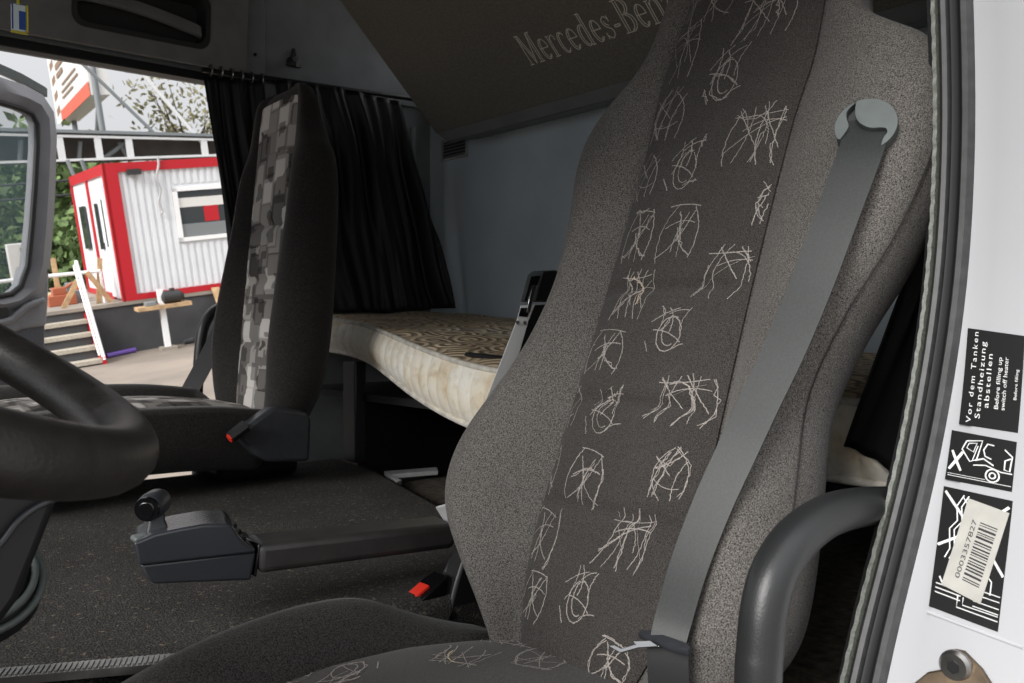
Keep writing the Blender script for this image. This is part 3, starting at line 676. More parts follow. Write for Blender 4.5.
# ---------------------------------------------------------------- folded upper bunk with lettering
bk_ = thing('upper_bunk', 'dark fabric underside of the raised upper bunk with embroidered lettering', 'bunk', (1.5, 1.2, 1.5))
BA = (1.45, 1.518); BBm = (1.49, 1.498); TOP = (.955, 2.012)
Y0, Y1 = .42, 2.055
m = MB(); m.loft([[V3((x, y, z)) for x, z in (BA, TOP, (1.04,2.012), (1.55,1.575), (1.50,1.515))] for y in (Y0, Y1)], True, True); m.build('bunk_underside', ['underbunk'], bk_, 30)
m = MB(); m.loft([[V3((x, y, z)) for x, z in ((1.4490,1.520), BBm, (1.597,1.52), (1.597,1.56), (1.50,1.56))] for y in (Y0, Y1)], True, True); m.build('edge_flange', ['panel'], bk_, 30)
m = MB(); m.tube([V3((1.489,Y0,1.499)), V3((1.489,Y1,1.499))], .0022, 6); m.build('flange_edge', ['gplastic'], bk_, 60)
# lettering: outlined condensed serif capitals and small letters, drawn as embroidered lines
su = V3((TOP[0]-BA[0], 0, TOP[1]-BA[1])).normalized(); sn = V3((-su.z, 0, su.x)); 
if sn.z > 0: sn = -sn
BP = V3((BA[0], 0, BA[1]))
t0 = onP(531, 65, BP, sn); t1 = onP(626.5, 32.5, BP, sn); tt = onP(604, 3, BP, sn)
UX = (t0.y-t1.y)/5.75; CH = (tt-t1).length
def arcp(cx, cy, rx, ry, a0, a1, n=16): return [(cx+rx*math.cos(R_(lerp(a0,a1,i/n))), cy+ry*math.sin(R_(lerp(a0,a1,i/n)))) for i in range(n+1)]
xh = .68
GL = {
 'M': (1.0, [[(.12,0),(.12,1)], [(0,0),(.24,0)], [(0,1),(.22,1)], [(.12,1),(.44,0)], [(.22,1),(.50,.14)], [(.44,0),(.74,1)], [(.74,1),(.74,0)], [(.86,0),(.86,1)], [(.64,0),(.96,0)], [(.74,1),(.96,1)]]),
 'e': (.66, [[(.10,.38),(.56,.38)]+arcp(.32,.38,.24,.30,0,180)+arcp(.32,.34,.24,.34,180,325), arcp(.34,.36,.15,.29,95,265), arcp(.34,.34,.14,.30,265,318,6)]),
 'r': (.52, [[(.10,0),(.10,xh)], [(.20,0),(.20,xh-.06)], [(.02,0),(.30,0)], [(.02,xh),(.20,xh)], arcp(.36,.46,.16,.22,165,40,8), [(.46,.58),(.48,.50)]]),
 'c': (.58, [arcp(.32,.34,.23,.34,40,322), arcp(.36,.34,.17,.30,70,290)]),
 'd': (.70, [arcp(.32,.34,.24,.34,60,300), arcp(.35,.34,.16,.29,90,270), [(.46,0),(.46,1)], [(.57,0),(.57,1)], [(.38,1),(.57,1)], [(.46,0),(.66,0)]]),
 's': (.56, [spline([V3((.46,.56,0)),V3((.30,.68,0)),V3((.10,.56,0)),V3((.20,.38,0)),V3((.40,.28,0)),V3((.46,.14,0)),V3((.28,0,0)),V3((.07,.12,0))], 5), spline([V3((.20,.56,0)),V3((.24,.46,0)),V3((.38,.38,0))], 4), [(.07,0),(.07,.20)], [(.46,.68),(.46,.50)]]),
 '-': (.40, [[(.06,.34),(.34,.34)], [(.06,.28),(.34,.28)], [(.06,.34),(.06,.28)], [(.34,.34),(.34,.28)]]),
 'B': (.80, [[(.14,0),(.14,1)], [(.26,.04),(.26,.96)], [(.02,0),(.40,0)], [(.02,1),(.38,1)], arcp(.38,.77,.28,.23,90,-90)+[(.26,.54)], arcp(.36,.77,.18,.19,90,-90), arcp(.40,.27,.33,.27,90,-90), arcp(.38,.27,.21,.23,90,-90)]),
 'n': (.74, [[(.10,0),(.10,xh)], [(.21,0),(.21,xh-.05)], [(.02,0),(.30,0)], [(.02,xh),(.21,xh)], arcp(.38,.44,.17,.24,160,0,8)+[(.55,0)], [(.64,0),(.64,.42)]+arcp(.42,.44,.22,.26,0,100,8), [(.46,0),(.72,0)]]),
 'z': (.58, [[(.06,.52),(.06,xh),(.50,xh),(.16,.05)], [(.36,xh-.05),(.04,0),(.50,0),(.50,.16)]]),
}
m = MB(); cx = 0
for ch in 'Mercedes-Benz':
    w, st = GL[ch]
    for L in st:
        pts = [BP+V3((0,1,0))*(t0.y-(cx+q[0])*UX)+su*((t0-BP).dot(su)+q[1]*CH)+sn*.0008 for q in L]
        m.ribbon(pts, sn, .0023)
    cx += w
m.build('lettering', ['letter'], bk_, 180)['label'] = 'pale outlined serif lettering'
# ---------------------------------------------------------------- curtains and their rail
m = MB(); m.tube([V3((.865,YS-.06,1.6275)), V3((1.06,YS-.055,1.638)), V3((1.50,YS-.055,1.655))], .007, 8); rail = m.build('curtain_rail', 'black', None, 60)
tag(rail, 'thin dark curtain rail under the grey side panel', 'rail')
def curtain(name, label, top, bot, folds, amp, seed, group=None, tie=None, nz=40, th=.002):
    """top / bot: polylines of (x, y, z); folds across; returns one cloth mesh"""
    rg = random.Random(seed); ph = [rg.uniform(0, 6.28) for _ in range(5)]
    A = [V3(p) for p in top]; B = [V3(p) for p in bot]
    def along(L, t):
        k = t*(len(L)-1); i = min(int(k), len(L)-2); return lerp(L[i], L[i+1], k-i)
    m = MB(); nu = folds*10
    def fn(a, b):
        s = b if tie is None else tie(b)
        p = lerp(along(A, a), along(B, a), b)
        d = (along(A, min(1, a+.05))-along(A, max(0, a-.05))).normalized(); nrm = d.cross(V3((0,0,1))).normalized()
        f = a+.02*math.sin(5*b+ph[0])+.012*math.sin(11*b+ph[1]+a*7)
        w = 2.2*noise.noise(V3((f*folds*1.15, b*.7, seed)))+.8*noise.noise(V3((f*folds*2.7+b, b*1.6, seed+9)))+.5*math.sin(2*math.pi*folds*f+ph[2])*(1-b)
        return p+nrm*amp*w*(.45+.55*min(1, b*3))+V3((0,0,.0012*math.sin(23*a)*b))
    m.grid(fn, nu, nz)
    o = m.build(name, ['curtain'], None, 180, solid=th); tag(o, label, 'curtain', group); return o
curtain('curtain', 'black satin curtain gathered at the rear edge of the passenger door opening', [(.868,2.24,1.612),(1.03,2.245,1.628)], [(.955,2.24,.98),(1.06,2.235,.98)], 5, .016, 3)
curtain('curtain', 'wide black curtain hanging behind the passenger seat at the bunk end', [(1.05,2.22,1.632),(1.25,2.22,1.640),(1.44,2.215,1.63)], [(1.10,2.15,1.02),(1.35,2.15,1.02),(1.555,2.12,1.035)], 9, .017, 5)
for i in range(6):
    m = MB(); x = .885+i*.027; m.tube([V3((x,2.235+.012*math.cos(q),1.628+.014*math.sin(q))) for q in [2*math.pi*k/12 for k in range(12)]], .0022, 5, 0, True)
    m.build('curtain_hook', 'steel', rail, 60)
# near side curtain, bottom corner visible beside the driver seat
o = curtain('curtain', 'black curtain corner hanging between driver seat and door pillar', [(1.0,.405,1.30),(1.0,.39,1.30),(1.0,.375,1.30)], [(1.0,.572,.848),(.995,.51,.828),(.98,.44,.808)], 2, .007, 9)
# ---------------------------------------------------------------- bunk base and mattress
base = thing('bunk_base', 'dark bunk base with grey upright post below the mattress', 'bunk base', (1.3, 1.3, .6))
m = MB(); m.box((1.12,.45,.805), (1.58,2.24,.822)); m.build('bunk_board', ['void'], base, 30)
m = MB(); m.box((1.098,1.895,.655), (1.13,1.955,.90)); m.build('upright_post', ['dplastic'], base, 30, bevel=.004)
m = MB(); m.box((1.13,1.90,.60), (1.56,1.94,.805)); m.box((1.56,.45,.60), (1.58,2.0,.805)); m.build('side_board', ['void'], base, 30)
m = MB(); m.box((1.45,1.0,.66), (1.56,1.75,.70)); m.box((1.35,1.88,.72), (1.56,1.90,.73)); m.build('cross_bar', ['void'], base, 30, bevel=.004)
q = onX(378, 408, 1.35); m = MB(); m.box((q.x-.004,q.y-.007,q.z-.012), (q.x+.004,q.y+.007,q.z+.012)); m.build('white_clip', ['lplastic'], base, 30, bevel=.002)
q = onX(421, 436, 1.3); m = MB(); m.tube([V3((q.x,q.y,.805)), V3((q.x,q.y,.745)), V3((q.x-.006,q.y,.738))], .0022, 6); m.build('wire_hook', ['steel'], base, 60)
tray = thing('storage_tray', 'shallow dirty storage tray with pale metal rim on floor below bunk', 'tray', (1.1, 1.6, .6))
tz = lambda x, y, z=.652: onZ(x, y, z)
m = MB(); m.prism([tz(398,481,.632), tz(437,472,.632), tz(470,480,.632), tz(462,512,.632), tz(440,505,.632)], V3((0,0,-.028))); m.build('tray_bottom', ['dirt'], tray, 30)
m = MB(); m.prism([tz(384,471), tz(437,467), tz(438,470.5), tz(390,474.5)], V3((0,0,-.010))); m.prism([tz(384,471), tz(390,474.5), tz(402,480), tz(397,482)], V3((0,0,-.010))); m.build('tray_rim', ['lplastic'], tray, 30, bevel=.001)
m = MB(); m.prism([tz(386,473,.641), tz(437,470,.641), tz(437,473,.641), tz(396,480,.641)], V3((0,0,-.036))); m.build('tray_wall', ['void'], tray, 30, bevel=.001)
# mattress: front edge snakes in plan; it sags towards the middle
fx = [(.40,1.02),(.65,1.02),(.85,.985),(1.1,.955),(1.25,.955),(1.45,.985),(1.65,1.035),(1.85,1.085),(2.0,1.10),(2.24,1.11)]
zt = [(.40,.895),(.6,.90),(.9,.905),(1.16,.913),(1.3,.925),(1.5,.95),(1.7,.975),(1.85,.99),(2.0,1.0),(2.24,1.01)]
tk = [(.40,.095),(.8,.10),(1.2,.108),(1.5,.098),(1.8,.08),(2.24,.078)]
xb = 1.585
mat = thing('mattress', 'stained beige mattress with brown quilted motif lying on the lower bunk', 'mattress', (1.3, 1.3, .82))
zr = [(.40,.925),(.9,.94),(1.3,.965),(1.8,1.0),(2.24,1.025)]
def mt(a, b):
    y = lerp(.41, 2.235, b); x0 = interp(fx, y); x = lerp(x0, xb, a); z = lerp(interp(zt, y), interp(zr, y), a**.8)
    s = noise.noise(V3((x*9, y*9, 0)))*.006
    return V3((x, y, z+s*min(1, a*6)+.004*math.sin(math.pi*min(1,a*5))))
def ms(a, b):
    y = lerp(.41, 2.235, b); x0 = interp(fx, y); z = interp(zt, y)-interp(tk, y)*a
    bulge = .012*math.sin(math.pi*a); pl = .010*abs(math.sin(math.pi*y/.040))**.45*math.sin(math.pi*a)**.5
    return V3((x0-bulge-pl+.006, y, z))
m = MB(); m.grid(mt, 30, 90); m.build('top_panel', ['mtop'], mat, 180)
m = MB(); m.grid(ms, 8, 520); m.build('side_band', ['mside'], mat, 180)
m = MB(); 
m.grid(lambda a, b: V3((lerp(interp(fx, lerp(.41,2.235,b)), xb, a), lerp(.41,2.235,b), max(.8225, interp(zt, lerp(.41,2.235,b))-interp(tk, lerp(.41,2.235,b))) if a > .25 else interp(zt, lerp(.41,2.235,b))-interp(tk, lerp(.41,2.235,b)))), 12, 40)
for y in (.41, 2.235):
    m.add([mt(i/20, 0 if y < 1 else 1) for i in range(21)]+[V3((lerp(interp(fx, y), xb, i/20), y, interp(zt, y)-interp(tk, y))) for i in range(21)], [(i, i+1, i+22, i+21) for i in range(20)])
m.build('underside', ['mside'], mat, 180)
for k, a in (('top', 0), ('bottom', 1)):
    m = MB(); m.tube([ms(a, i/80)+V3((-.002,0,0)) for i in range(81)], .0055, 8); m.build('piping', ['piping'], mat, 180)
m = MB(); q = [onX(x, y, X) for x, y, X in [(463,372,.985),(476,366,1.0),(492,366,1.01),(506,363,1.03),(520,362,1.05)]]
q = [V3((p.x, p.y, interp(zt, p.y)+.011)) for p in q]
m.loft([[p+V3((-.012*w,0,0)), p+V3((0,0,.008)), p+V3((.014*w,0,0)), p+V3((0,0,-.007))] for p, w in zip(q, (.5,1,1.1,1,1))], True, True)
st = m.build('strap', 'beltblack', None, 40, sub=1); tag(st, 'short black strap lying on the front edge of the mattress', 'strap')
# ---------------------------------------------------------------- grab rails
rail_pts = [(905,503,.405),(884,505,.395),(860,507,.385),(835,513,.375),(812,525,.37),(790,546,.366),(773,575,.365),(764,610,.365),(760,650,.365),(758,690,.365)]
P = [onY(x, y, Y) for x, y, Y in rail_pts]; last = P[-1]
P += [V3((last.x, last.y, last.z-.12)), V3((last.x+.01, last.y, .25)), V3((last.x+.01, last.y, .19))]
gr = thing('grab_rail', 'thick black bent grab rail beside the driver seat at the door pillar', 'grab rail', tuple(P[-1]))
m = MB(); m.tube(spline(P, 6), .0165, 16); m.build('rail_tube', ['rail'], gr, 180)
m = MB(); m.tube([P[-1]+V3((0,0,.006)), P[-1]+V3((0,0,.014))], .03, 16); m.build('floor_flange', ['rubber'], gr, 40)
P = [onY(x, y, 2.22) for x, y in [(240,303),(226,306),(213,312),(204,326),(200,348),(198,380),(197,410)]]; last = P[-1]; P += [V3((last.x, last.y, .6)), V3((last.x, last.y, .44))]
gr = thing('grab_rail', 'thin black bent grab rail behind the passenger seat belt at door opening', 'grab rail', tuple(P[-1]))
m = MB(); m.tube(spline(P, 6), .0135, 14); m.build('rail_tube', ['rail'], gr, 180)
m = MB(); m.tube([P[-1]+V3((0,0,.004)), P[-1]+V3((0,0,.012))], .025, 16); m.build('floor_flange', ['rubber'], gr, 40)
# hanging air freshener
fr = thing('air_freshener', 'small blue and yellow tag hanging on a yellow cord in the top corner', 'air freshener', tuple(onY(18, 12, 1.5)))
q = onY(18.5, 18, 1.5); w = .010; hgt = .020
m = MB(); m.box((q.x-w,q.y-.0025,q.z-hgt), (q.x+w,q.y+.0025,q.z+hgt)); m.build('tag_card', ['tagw'], fr, 30, bevel=.002)
m = MB(); m.box((q.x+.000,q.y-.0032,q.z-.017), (q.x+.009,q.y-.0024,q.z+.010)); m.box((q.x-.0095,q.y-.0032,q.z-.018), (q.x-.0075,q.y-.0024,q.z+.019)); m.build('tag_print', ['tag'], fr, 30)
m = MB(); m.tube([q+V3((0,0,hgt)), q+V3((-.002,0,.08)), V3((q.x-.003,q.y,2.02))], .0022, 6); m.build('cord', ['yellow'], fr, 60)
m = MB(); m.box((q.x+w,q.y-.003,q.z-hgt-.002), (q.x+w+.0025,q.y+.003,q.z+hgt)); m.box((q.x-w,q.y-.003,q.z-hgt-.0025), (q.x+w+.0025,q.y+.003,q.z-hgt)); m.build('tag_border', ['yellow'], fr, 30)
# ================================================================== NEAR DOOR PILLAR
XZ = [(.30,.50),(.5,.575),(.70,.662),(.75,.685),(.89,.757),(1.02,.800),(1.15,.815),(1.28,.808),(1.5,.78),(1.75,.74)]
def px(z): return interp(XZ, z)
ZS = [lerp(.32, 1.75, i/70) for i in range(71)]
def strip(name, prof, mat, kind='structure', smooth=50, label=None, zs=ZS):
    m = MB(); m.loft([[V3((px(z)+dx, y, z)) for y, dx in prof] for z in zs], True, True); o = m.build(name, mat, None, smooth)
    if kind: o['kind'] = kind
    return o
YW = .345
# painted jamb, facing forwards, with a shallow step
strip('wall_left', [(YW,.0),(.325,0),(.3215,-.0025),(.10,-.0025),(.10,.06),(.376,.06),(.376,.004),(.358,.004)], 'white')
strip('trim_7', [(YW-.001,-.001),(.3475,-.007),(.352,-.0075),(.3555,-.003),(.356,.010),(YW,.010)], 'seal')
strip('trim_8', [(.353,.001),(.356,-.010),(.359,-.012),(.3615,-.007),(.362,.010),(.353,.010)], 'rubber')
strip('trim_9', [(.360,-.003),(.362,-.014),(.3655,-.0155),(.369,-.012),(.370,.010),(.360,.010)], 'seal')
m = MB(); n = 260
rings = []
for i in range(n):
    z = lerp(.32, 1.75, i/(n-1)); k = .0010*math.sin(i*2.2)
    rings.append([V3((px(z)+dx-(k if dx < 0 else 0), y, z)) for y, dx in ((.3685,-.004),(.370,-.0165),(.373,-.0175),(.3755,-.012),(.3755,.010),(.3685,.010))])
m.loft(rings, True, True); struct(m.build('trim_10', 'sealtrim', None, 60))
strip('wall_back', [(.3755,.030),(.40,.034),(.42,.25),(.41,.25),(.41,.06),(.3825,.06)], 'black')
m = MB(); m.box((.85,.33,.15), (1.62,.42,.70)); m.box((.9,.33,.7), (1.62,.36,2.03)); m.box((-.62,.28,1.66), (1.62,.36,2.03)); struct(m.build('wall_side', 'panel', None, 30))
q0 = onY(908,312,.40); m = MB(); m.box((px(1.0)+.03,.386,.70), (px(1.0)+.04,.394,1.0)); struct(m.build('trim_11', 'gplastic', None, 30, bevel=.001))
def jam(x, y):                        # a picture point on the painted jamb
    z = .9
    for _ in range(30):
        q = onX(x, y, px(z)-.0025); z = lerp(z, q.z, .7)
    return q.y, q.z
def jp(y, z, e=.0): return V3((px(z)-.0025-e, y, z))
def quad(m, c, e0, e1, mi=0, n=14):
    """c: four (y,z) corners tl,tr,br,bl -> thin sheet hugging the jamb"""
    tl, tr, br, bl = c
    def fn(a, b, e):
        top = (lerp(tl[0],tr[0],a), lerp(tl[1],tr[1],a)); bot = (lerp(bl[0],br[0],a), lerp(bl[1],br[1],a))
        return jp(lerp(top[0],bot[0],b), lerp(top[1],bot[1],b), e)
    m.grid(lambda a, b: fn(a, b, e1), 4, n, mi)
    edge = [(0,b/n) for b in range(n+1)]+[(a/4,1) for a in range(1,5)]+[(1,1-b/n) for b in range(1,n+1)]+[(1-a/4,0) for a in range(1,4)]
    m.loft([[fn(a, b, e1) for a, b in edge], [fn(a, b, e0) for a, b in edge]], True, False, mi)
class Sheet:
    """local frame on a sticker: s runs 0..1 left to right, t runs 0..1 top to bottom"""
    def __init__(s, corners): s.c = [jam(*p) for p in corners]; tl, tr, br, bl = s.c; s.W = math.dist(tl, tr); s.H = math.dist(tl, bl)
    def q(s, a, b):
        tl, tr, br, bl = s.c
        return (lerp(lerp(tl[0],tr[0],a), lerp(bl[0],br[0],a), b), lerp(lerp(tl[1],tr[1],a), lerp(bl[1],br[1],a), b))
    def p(s, a, b, e): return jp(*s.q(a, b), e)
    def text(s, m, body, a, b0, b1, size, spacing=1.0, mi=0, e=.0005, up=True):
        """vertical line of text reading upwards; letters stand on column a; spans b0 (start, lower) to b1 (end, upper)"""
        vs, fs = text_faces(body, 1, 1, spacing); x1 = max(x for x, y in vs)
        k = (b0-b1)/x1
        m.add([s.p(a-y*size, b0-x*k, e) for x, y in vs], fs, mi)
    def line(s, m, pts, w, mi=0, e=.0006):
        P = [s.p(a, b, e) for a, b in pts]
        m.ribbon(P, V3((-1,0,0)), w*s.W, mi)
# ---- sticker with printed words
S1 = Sheet([(968,328),(1025,336),(1018,433),(959,424)])
st1 = thing('warning_sticker', 'black sticker with upright white printed words, uppermost on white door jamb', 'sticker', tuple(S1.p(.5,.5,0)), 'stickers on the door jamb')
m = MB(); quad(m, S1.c, 0, .0004); m.build('sticker_sheet', ['stick'], st1, 60)
m = MB()
S1.text(m, 'Vor dem Tanken', .20, .97, .03, .125, 1.3)
S1.text(m, 'Standheizung', .345, .92, .12, .125, 1.2)
S1.text(m, 'abstellen', .475, .80, .24, .125, 1.2)
S1.text(m, 'Before filling up', .64, .80, .26, .10, 1.0)
S1.text(m, 'switch off heater', .75, .80, .25, .10, 1.0)
S1.text(m, 'Before filling', .93, .68, .36, .07, 1.0)
m.build('sticker_print', ['print'], st1, 0)
# ---- pictogram sticker: tilted cab with a cross
S2 = Sheet([(952,430),(1017,442),(1012,492),(945,479)])
st2 = thing('warning_sticker', 'small black pictogram sticker of a tilted cab and a white cross', 'sticker', tuple(S2.p(.5,.5,0)), 'stickers on the door jamb')
m = MB(); quad(m, S2.c, 0, .0004); m.build('sticker_sheet', ['stick'], st2, 60)
m = MB()
S2.line(m, [(.05,.40),(.22,.78)], .045); S2.line(m, [(.22,.40),(.04,.78)], .045)
S2.line(m, [(.26,.16),(.50,.10),(.44,.50),(.34,.56),(.20,.34),(.26,.16)], .022); S2.line(m, [(.30,.20),(.42,.17),(.38,.36),(.27,.30),(.30,.20)], .016); S2.line(m, [(.44,.22),(.38,.52)], .014)
S2.line(m, [(.68,.16),(.58,.15),(.53,.28),(.56,.40),(.66,.44)], .022)
S2.line(m, [(.40,.62),(.58,.58),(.82,.66),(.98,.66)], .02); S2.line(m, [(.42,.52),(.54,.46),(.70,.56)], .03); S2.line(m, [(.84,.20),(.96,.32),(.94,.62),(.86,.60),(.86,.42),(.94,.36)], .022)
for r in (.10, .045): S2.line(m, [(.70+r*math.cos(R_(q)), .76+r*1.25*math.sin(R_(q))) for q in range(0, 361, 24)], .024)
S2.line(m, [(.03,.90),(.98,.90)], .010)
S2.line(m, [(.03,.86),(.60,.86)], .008)
m.build('sticker_print', ['print'], st2, 0)
# ---- lower pictogram sticker
S3 = Sheet([(944,486),(1013,501),(998,632),(929,606)])
st3 = thing('warning_sticker', 'large black pictogram sticker partly covered by a barcode label, lowest on jamb', 'sticker', tuple(S3.p(.5,.5,0)), 'stickers on the door jamb')
m = MB(); quad(m, S3.c, 0, .0004); m.build('sticker_sheet', ['stick'], st3, 60)
m = MB()
S3.line(m, [(.03,.04),(.36,.24)], .06); S3.line(m, [(.97,.06),(.72,.20)], .06); S3.line(m, [(.02,.50),(.34,.38)], .06); S3.line(m, [(.98,.60),(.74,.44)], .06)
for q in (.20,.27): S3.line(m, [(q+.12,.04),(q+.03,.14),(q+.06,.26),(q-.04,.34),(q+.0,.50),(q-.06,.58)], .018)
S3.line(m, [(.30,.05),(.40,.12)], .018)
for t in (.80,.835,.87): S3.line(m, [(.06,t),(.44,t+.005)], .022)
for t in (.78,.82,.87,.91): S3.line(m, [(.62,t-.03),(.98,t-.03)], .016)
S3.line(m, [(.40,.84),(.40,.93),(.98,.93)], .02); S3.line(m, [(.48,.84),(.48,.90),(.98,.895)], .016); S3.line(m, [(.10,.74),(.16,.79)], .03)
S3.line(m, [(.76,.62),(.84,.66),(.84,.76)], .018)
m.build('sticker_print', ['print'], st3, 0)
# ---- paper label with a bar code stuck over it
L = Sheet([(969,498),(1010,513),(981,604),(942,584)])
lab = thing('barcode_label', 'torn grey paper label with bar code pasted over the lowest sticker', 'label', tuple(L.p(.5,.5,0)))
tl, tr, br, bl = L.c
m = MB(); quad(m, L.c, .0009, .0013); m.build('paper', ['paper'], lab, 60)
m = MB(); rg = random.Random(4); t = .20
while t < .86:
    w = rg.choice((.010,.014,.022,.034)); L.line(m, [(.44,t+w/2),(.86,t+w/2)], w*L.H/L.W, 0, .0017); t += w+rg.choice((.010,.014,.02))
L.text(m, '0003357827', .36, .86, .20, .16, 1.0, 0, .0017)
m.build('bar_code', ['ink'], lab, 0)
# ---- seam in the paint and striker plate
m = MB(); y0, z0 = jam(928, 612); y1, z1 = jam(1024, 648)
m.tube([jp(lerp(y0,y1,i/10), lerp(z0,z1,i/10), .0) for i in range(11)], .0016, 6); struct(m.build('trim_12', 'white', None, 60))
sk = thing('striker_plate', 'bronze door striker plate with steel bolt on the white jamb', 'striker plate', tuple(jp(*jam(958,670))))
pl_ = [jam(x, y) for x, y in [(915,683),(930,671),(947,668),(948,654),(956,648),(966,650),(972,656),(984,668),(994,684),(996,705),(915,705)]]
m = MB(); m.prism([jp(y, z, .0005) for y, z in pl_], V3((-.004,0,0))); m.build('plate', ['brass'], sk, 30, bevel=.001)
y, z = jam(959, 664); c = jp(y, z, .004)
m = MB(); m.tube([c, c+V3((-.003,0,0)), c+V3((-.0055,0,0))], [.0118,.0118,.0095], 20); bolt = m.build('bolt', ['steel'], sk, 40)
m = MB(); m.tube([c+V3((-.0056,0,0)), c+V3((-.0062,0,0))], .005, 6); m.build('bolt_socket', ['rubber'], bolt, 30)
# ================================================================== OPEN PASSENGER DOOR
H0 = V3((-.25, 2.42, 0)); H1 = V3((.70, 3.0, 0)); DD = (H1-H0).normalized(); DN = V3((-DD.y, DD.x, 0))
if DN.y < 0: DN = -DN
def dp(x, y): return onP(x, y, H1, DN)
door = thing('door_1', 'open grey passenger door with tinted window at the picture edge', 'door', (.2, 2.7, .3)); door['kind'] = 'structure'
out_ = [(-200,22),(0,77),(25,85),(43,95),(54,112),(57,135),(56,170),(54,220),(50,266),(44,292),(22,308),(0,314),(-200,316)]
inn_ = [(-185,72),(0,103),(20,109),(31,114),(36,124),(36,146),(34,185),(31,225),(27,266),(20,286),(10,294),(0,296),(-185,298)]
m = MB(); O_ = [dp(*p) for p in out_]; I_ = [dp(*p) for p in inn_]; M_ = [lerp(o, i, .55)-DN*.02 for o, i in zip(O_, I_)]
m.loft([O_+[], M_, I_, [p+DN*.03 for p in I_], [p+DN*.035 for p in O_], O_], True, False); m.build('window_frame', ['frame'], door, 50)
m = MB(); m.tube([p-DN*.004 for p in I_], .008, 8, 0, True); m.build('window_seal', ['rubber'], door, 180)
m = MB(); m.prism([p+DN*.008 for p in I_], DN*.005); m.build('window_pane', ['doorglass'], door, 0)
m = MB(); m.prism([dp(*p) for p in [(-200,300),(0,300),(14,298),(24,284),(28,266),(50,266),(49,300),(47,326),(26,329),(0,338),(-200,350)]], DN*.05); m.build('door_panel', ['doormid'], door, 30, bevel=.008)
m = MB(); m.prism([dp(*p)+DN*.006 for p in [(-200,348),(0,336),(26,327),(47,324),(46,400),(44,520),(-200,560)]], DN*.05); m.build('lower_panel', ['doordark'], door, 30, bevel=.006)
m = MB(); m.tube(spline([dp(*p)-DN*.012 for p in [(-60,330),(0,322),(14,314),(24,306),(40,300)]], 5), .010, 8); m.build('armrest_edge', ['frame'], door, 180)
m = MB(); m.prism([dp(*p)-DN*.012 for p in [(-10,306),(2,305),(7,311),(5,318),(-10,320)]], DN*.02); m.build('door_handle', ['rubber'], door, 30, bevel=.003)
m = MB(); m.tube([dp(47,271)-DN*.004, dp(47,271)+DN*.004], .006, 8); m.build('door_plug', ['recess'], door, 30)
m = MB(); m.loft([[dp(x, y)+DN*k+V3((0,0,dz)) for k, dz in ((.01,0),(.035,.004),(.035,.016),(.01 ,.025))] for x, y in [(-200,10),(0,71),(25,82),(48,95),(50,97)]], True, True); m.build('drip_moulding', ['gplastic'], door, 30)
# ================================================================== YARD OUTSIDE (the truck stands on a cross slope, so the yard has its own plumb line)
UO = (UP-RT*.09-FW*.169).normalized()
def hz(b): 
    d = RT*math.sin(R_(b))+FW*math.cos(R_(b)); return (d-UO*d.dot(UO)).normalized()
E2 = hz(-33); E1 = E2.cross(UO)
d = ray(133, 352); P0 = CAM+d*(2.4/-d.dot(UO))
def O(a, b, c): return P0+E1*a+E2*b+UO*c
def oi(x, y, b): q = onP(x, y, P0+E2*b, E2)-P0; return q.dot(E1), q.dot(UO)
def og(x, y, c=0): q = onP(x, y, P0+UO*c, UO)-P0; return q.dot(E1), q.dot(E2)
def ot(v): return O(v.x, v.y, v.z)
class MO(MB):
    def ob(s, lo, hi, mi=0): return s.box(lo, hi, mi, ot)
m = MO(); m.ob((-90,-40,-.5), (90,160,0)); struct(m.build('ground', 'ground', None, 0))
# retaining platform
m = MO(); m.ob((-.55,0,-.05), (14,5.2,.90)); m.ob((-9,0.0,-.05), (-.55,5.2,.90)); 
pf = m.build('platform', 'cdark', None, 30); tag(pf, 'dark painted concrete plinth carrying the red and white cabin', 'platform')
m = MO(); m.ob((-9,-.03,.90), (14,5.2,.965)); m.build('platform_slab', 'concrete', pf, 30)
# site cabin
cab = thing('site_cabin', 'white corrugated site cabin with red corner posts and edges', 'cabin', tuple(O(2,1.5,.97)))
A1, B1, C0, C1 = 6.0, 4.1, .99, 3.53
m = MO(); m.ob((.02,.04,C0), (A1,B1,C1-.03)); m.build('cabin_body', ['cwhite'], cab, 30)
m = MO()
for i in range(44):
    a = .30+i*.13
    if a > A1-.2: break
    segs = [(C0+.10, C1-.16)] if not (1.08 < a < 2.30) else [(C0+.10, 1.92), (3.08, C1-.16)]
    for c0, c1 in segs: m.ob((a,.015,c0), (a+.065,.045,c1))
m.build('corrugation', ['cwhite'], cab, 30)
m = MO(); m.ob((-.02,-.02,C0-.02), (.235,.03,C1)); m.ob((-.02,-.02,C0-.02), (.03,.18,C1)); m.build('corner_post', ['cred'], cab, 30)
m = MO(); m.ob((.23,-.02,C1-.17), (A1,.04,C1)); m.build('top_rail', ['cred'], cab, 30)
m = MO(); m.ob((.23,-.02,C0-.02), (A1,.04,C0+.09)); m.build('bottom_rail', ['cred'], cab, 30)
m = MO(); m.ob((-.02,.18,C1-.20), (.03,B1,C1)); m.ob((-.02,.9,C0-.02), (.03,B1,C0+.09)); m.ob((-.02,B1-.12,C0), (.03,B1,C1)); m.ob((-.02,2.0,C0), (.03,2.14,C1)); m.build('end_frame', ['cred'], cab, 30)
m = MO(); m.ob((-.005,.18,C0+.02), (.02,.30,C1-.2)); m.ob((-.015,.98,C0+.05), (.02,1.06,C1-.25)); m.build('end_panel', ['cwhite'], cab, 30)
dr = MO(); dr.ob((-.03,.36,C0+.04), (.015,.98,C1-.36)); dr_ = dr.build('cabin_door', ['cwhite'], cab, 30)
m = MO(); m.ob((-.036,.52,2.0), (-.02,.64,2.9)); m.build('door_glass', ['cglass'], dr_, 30)
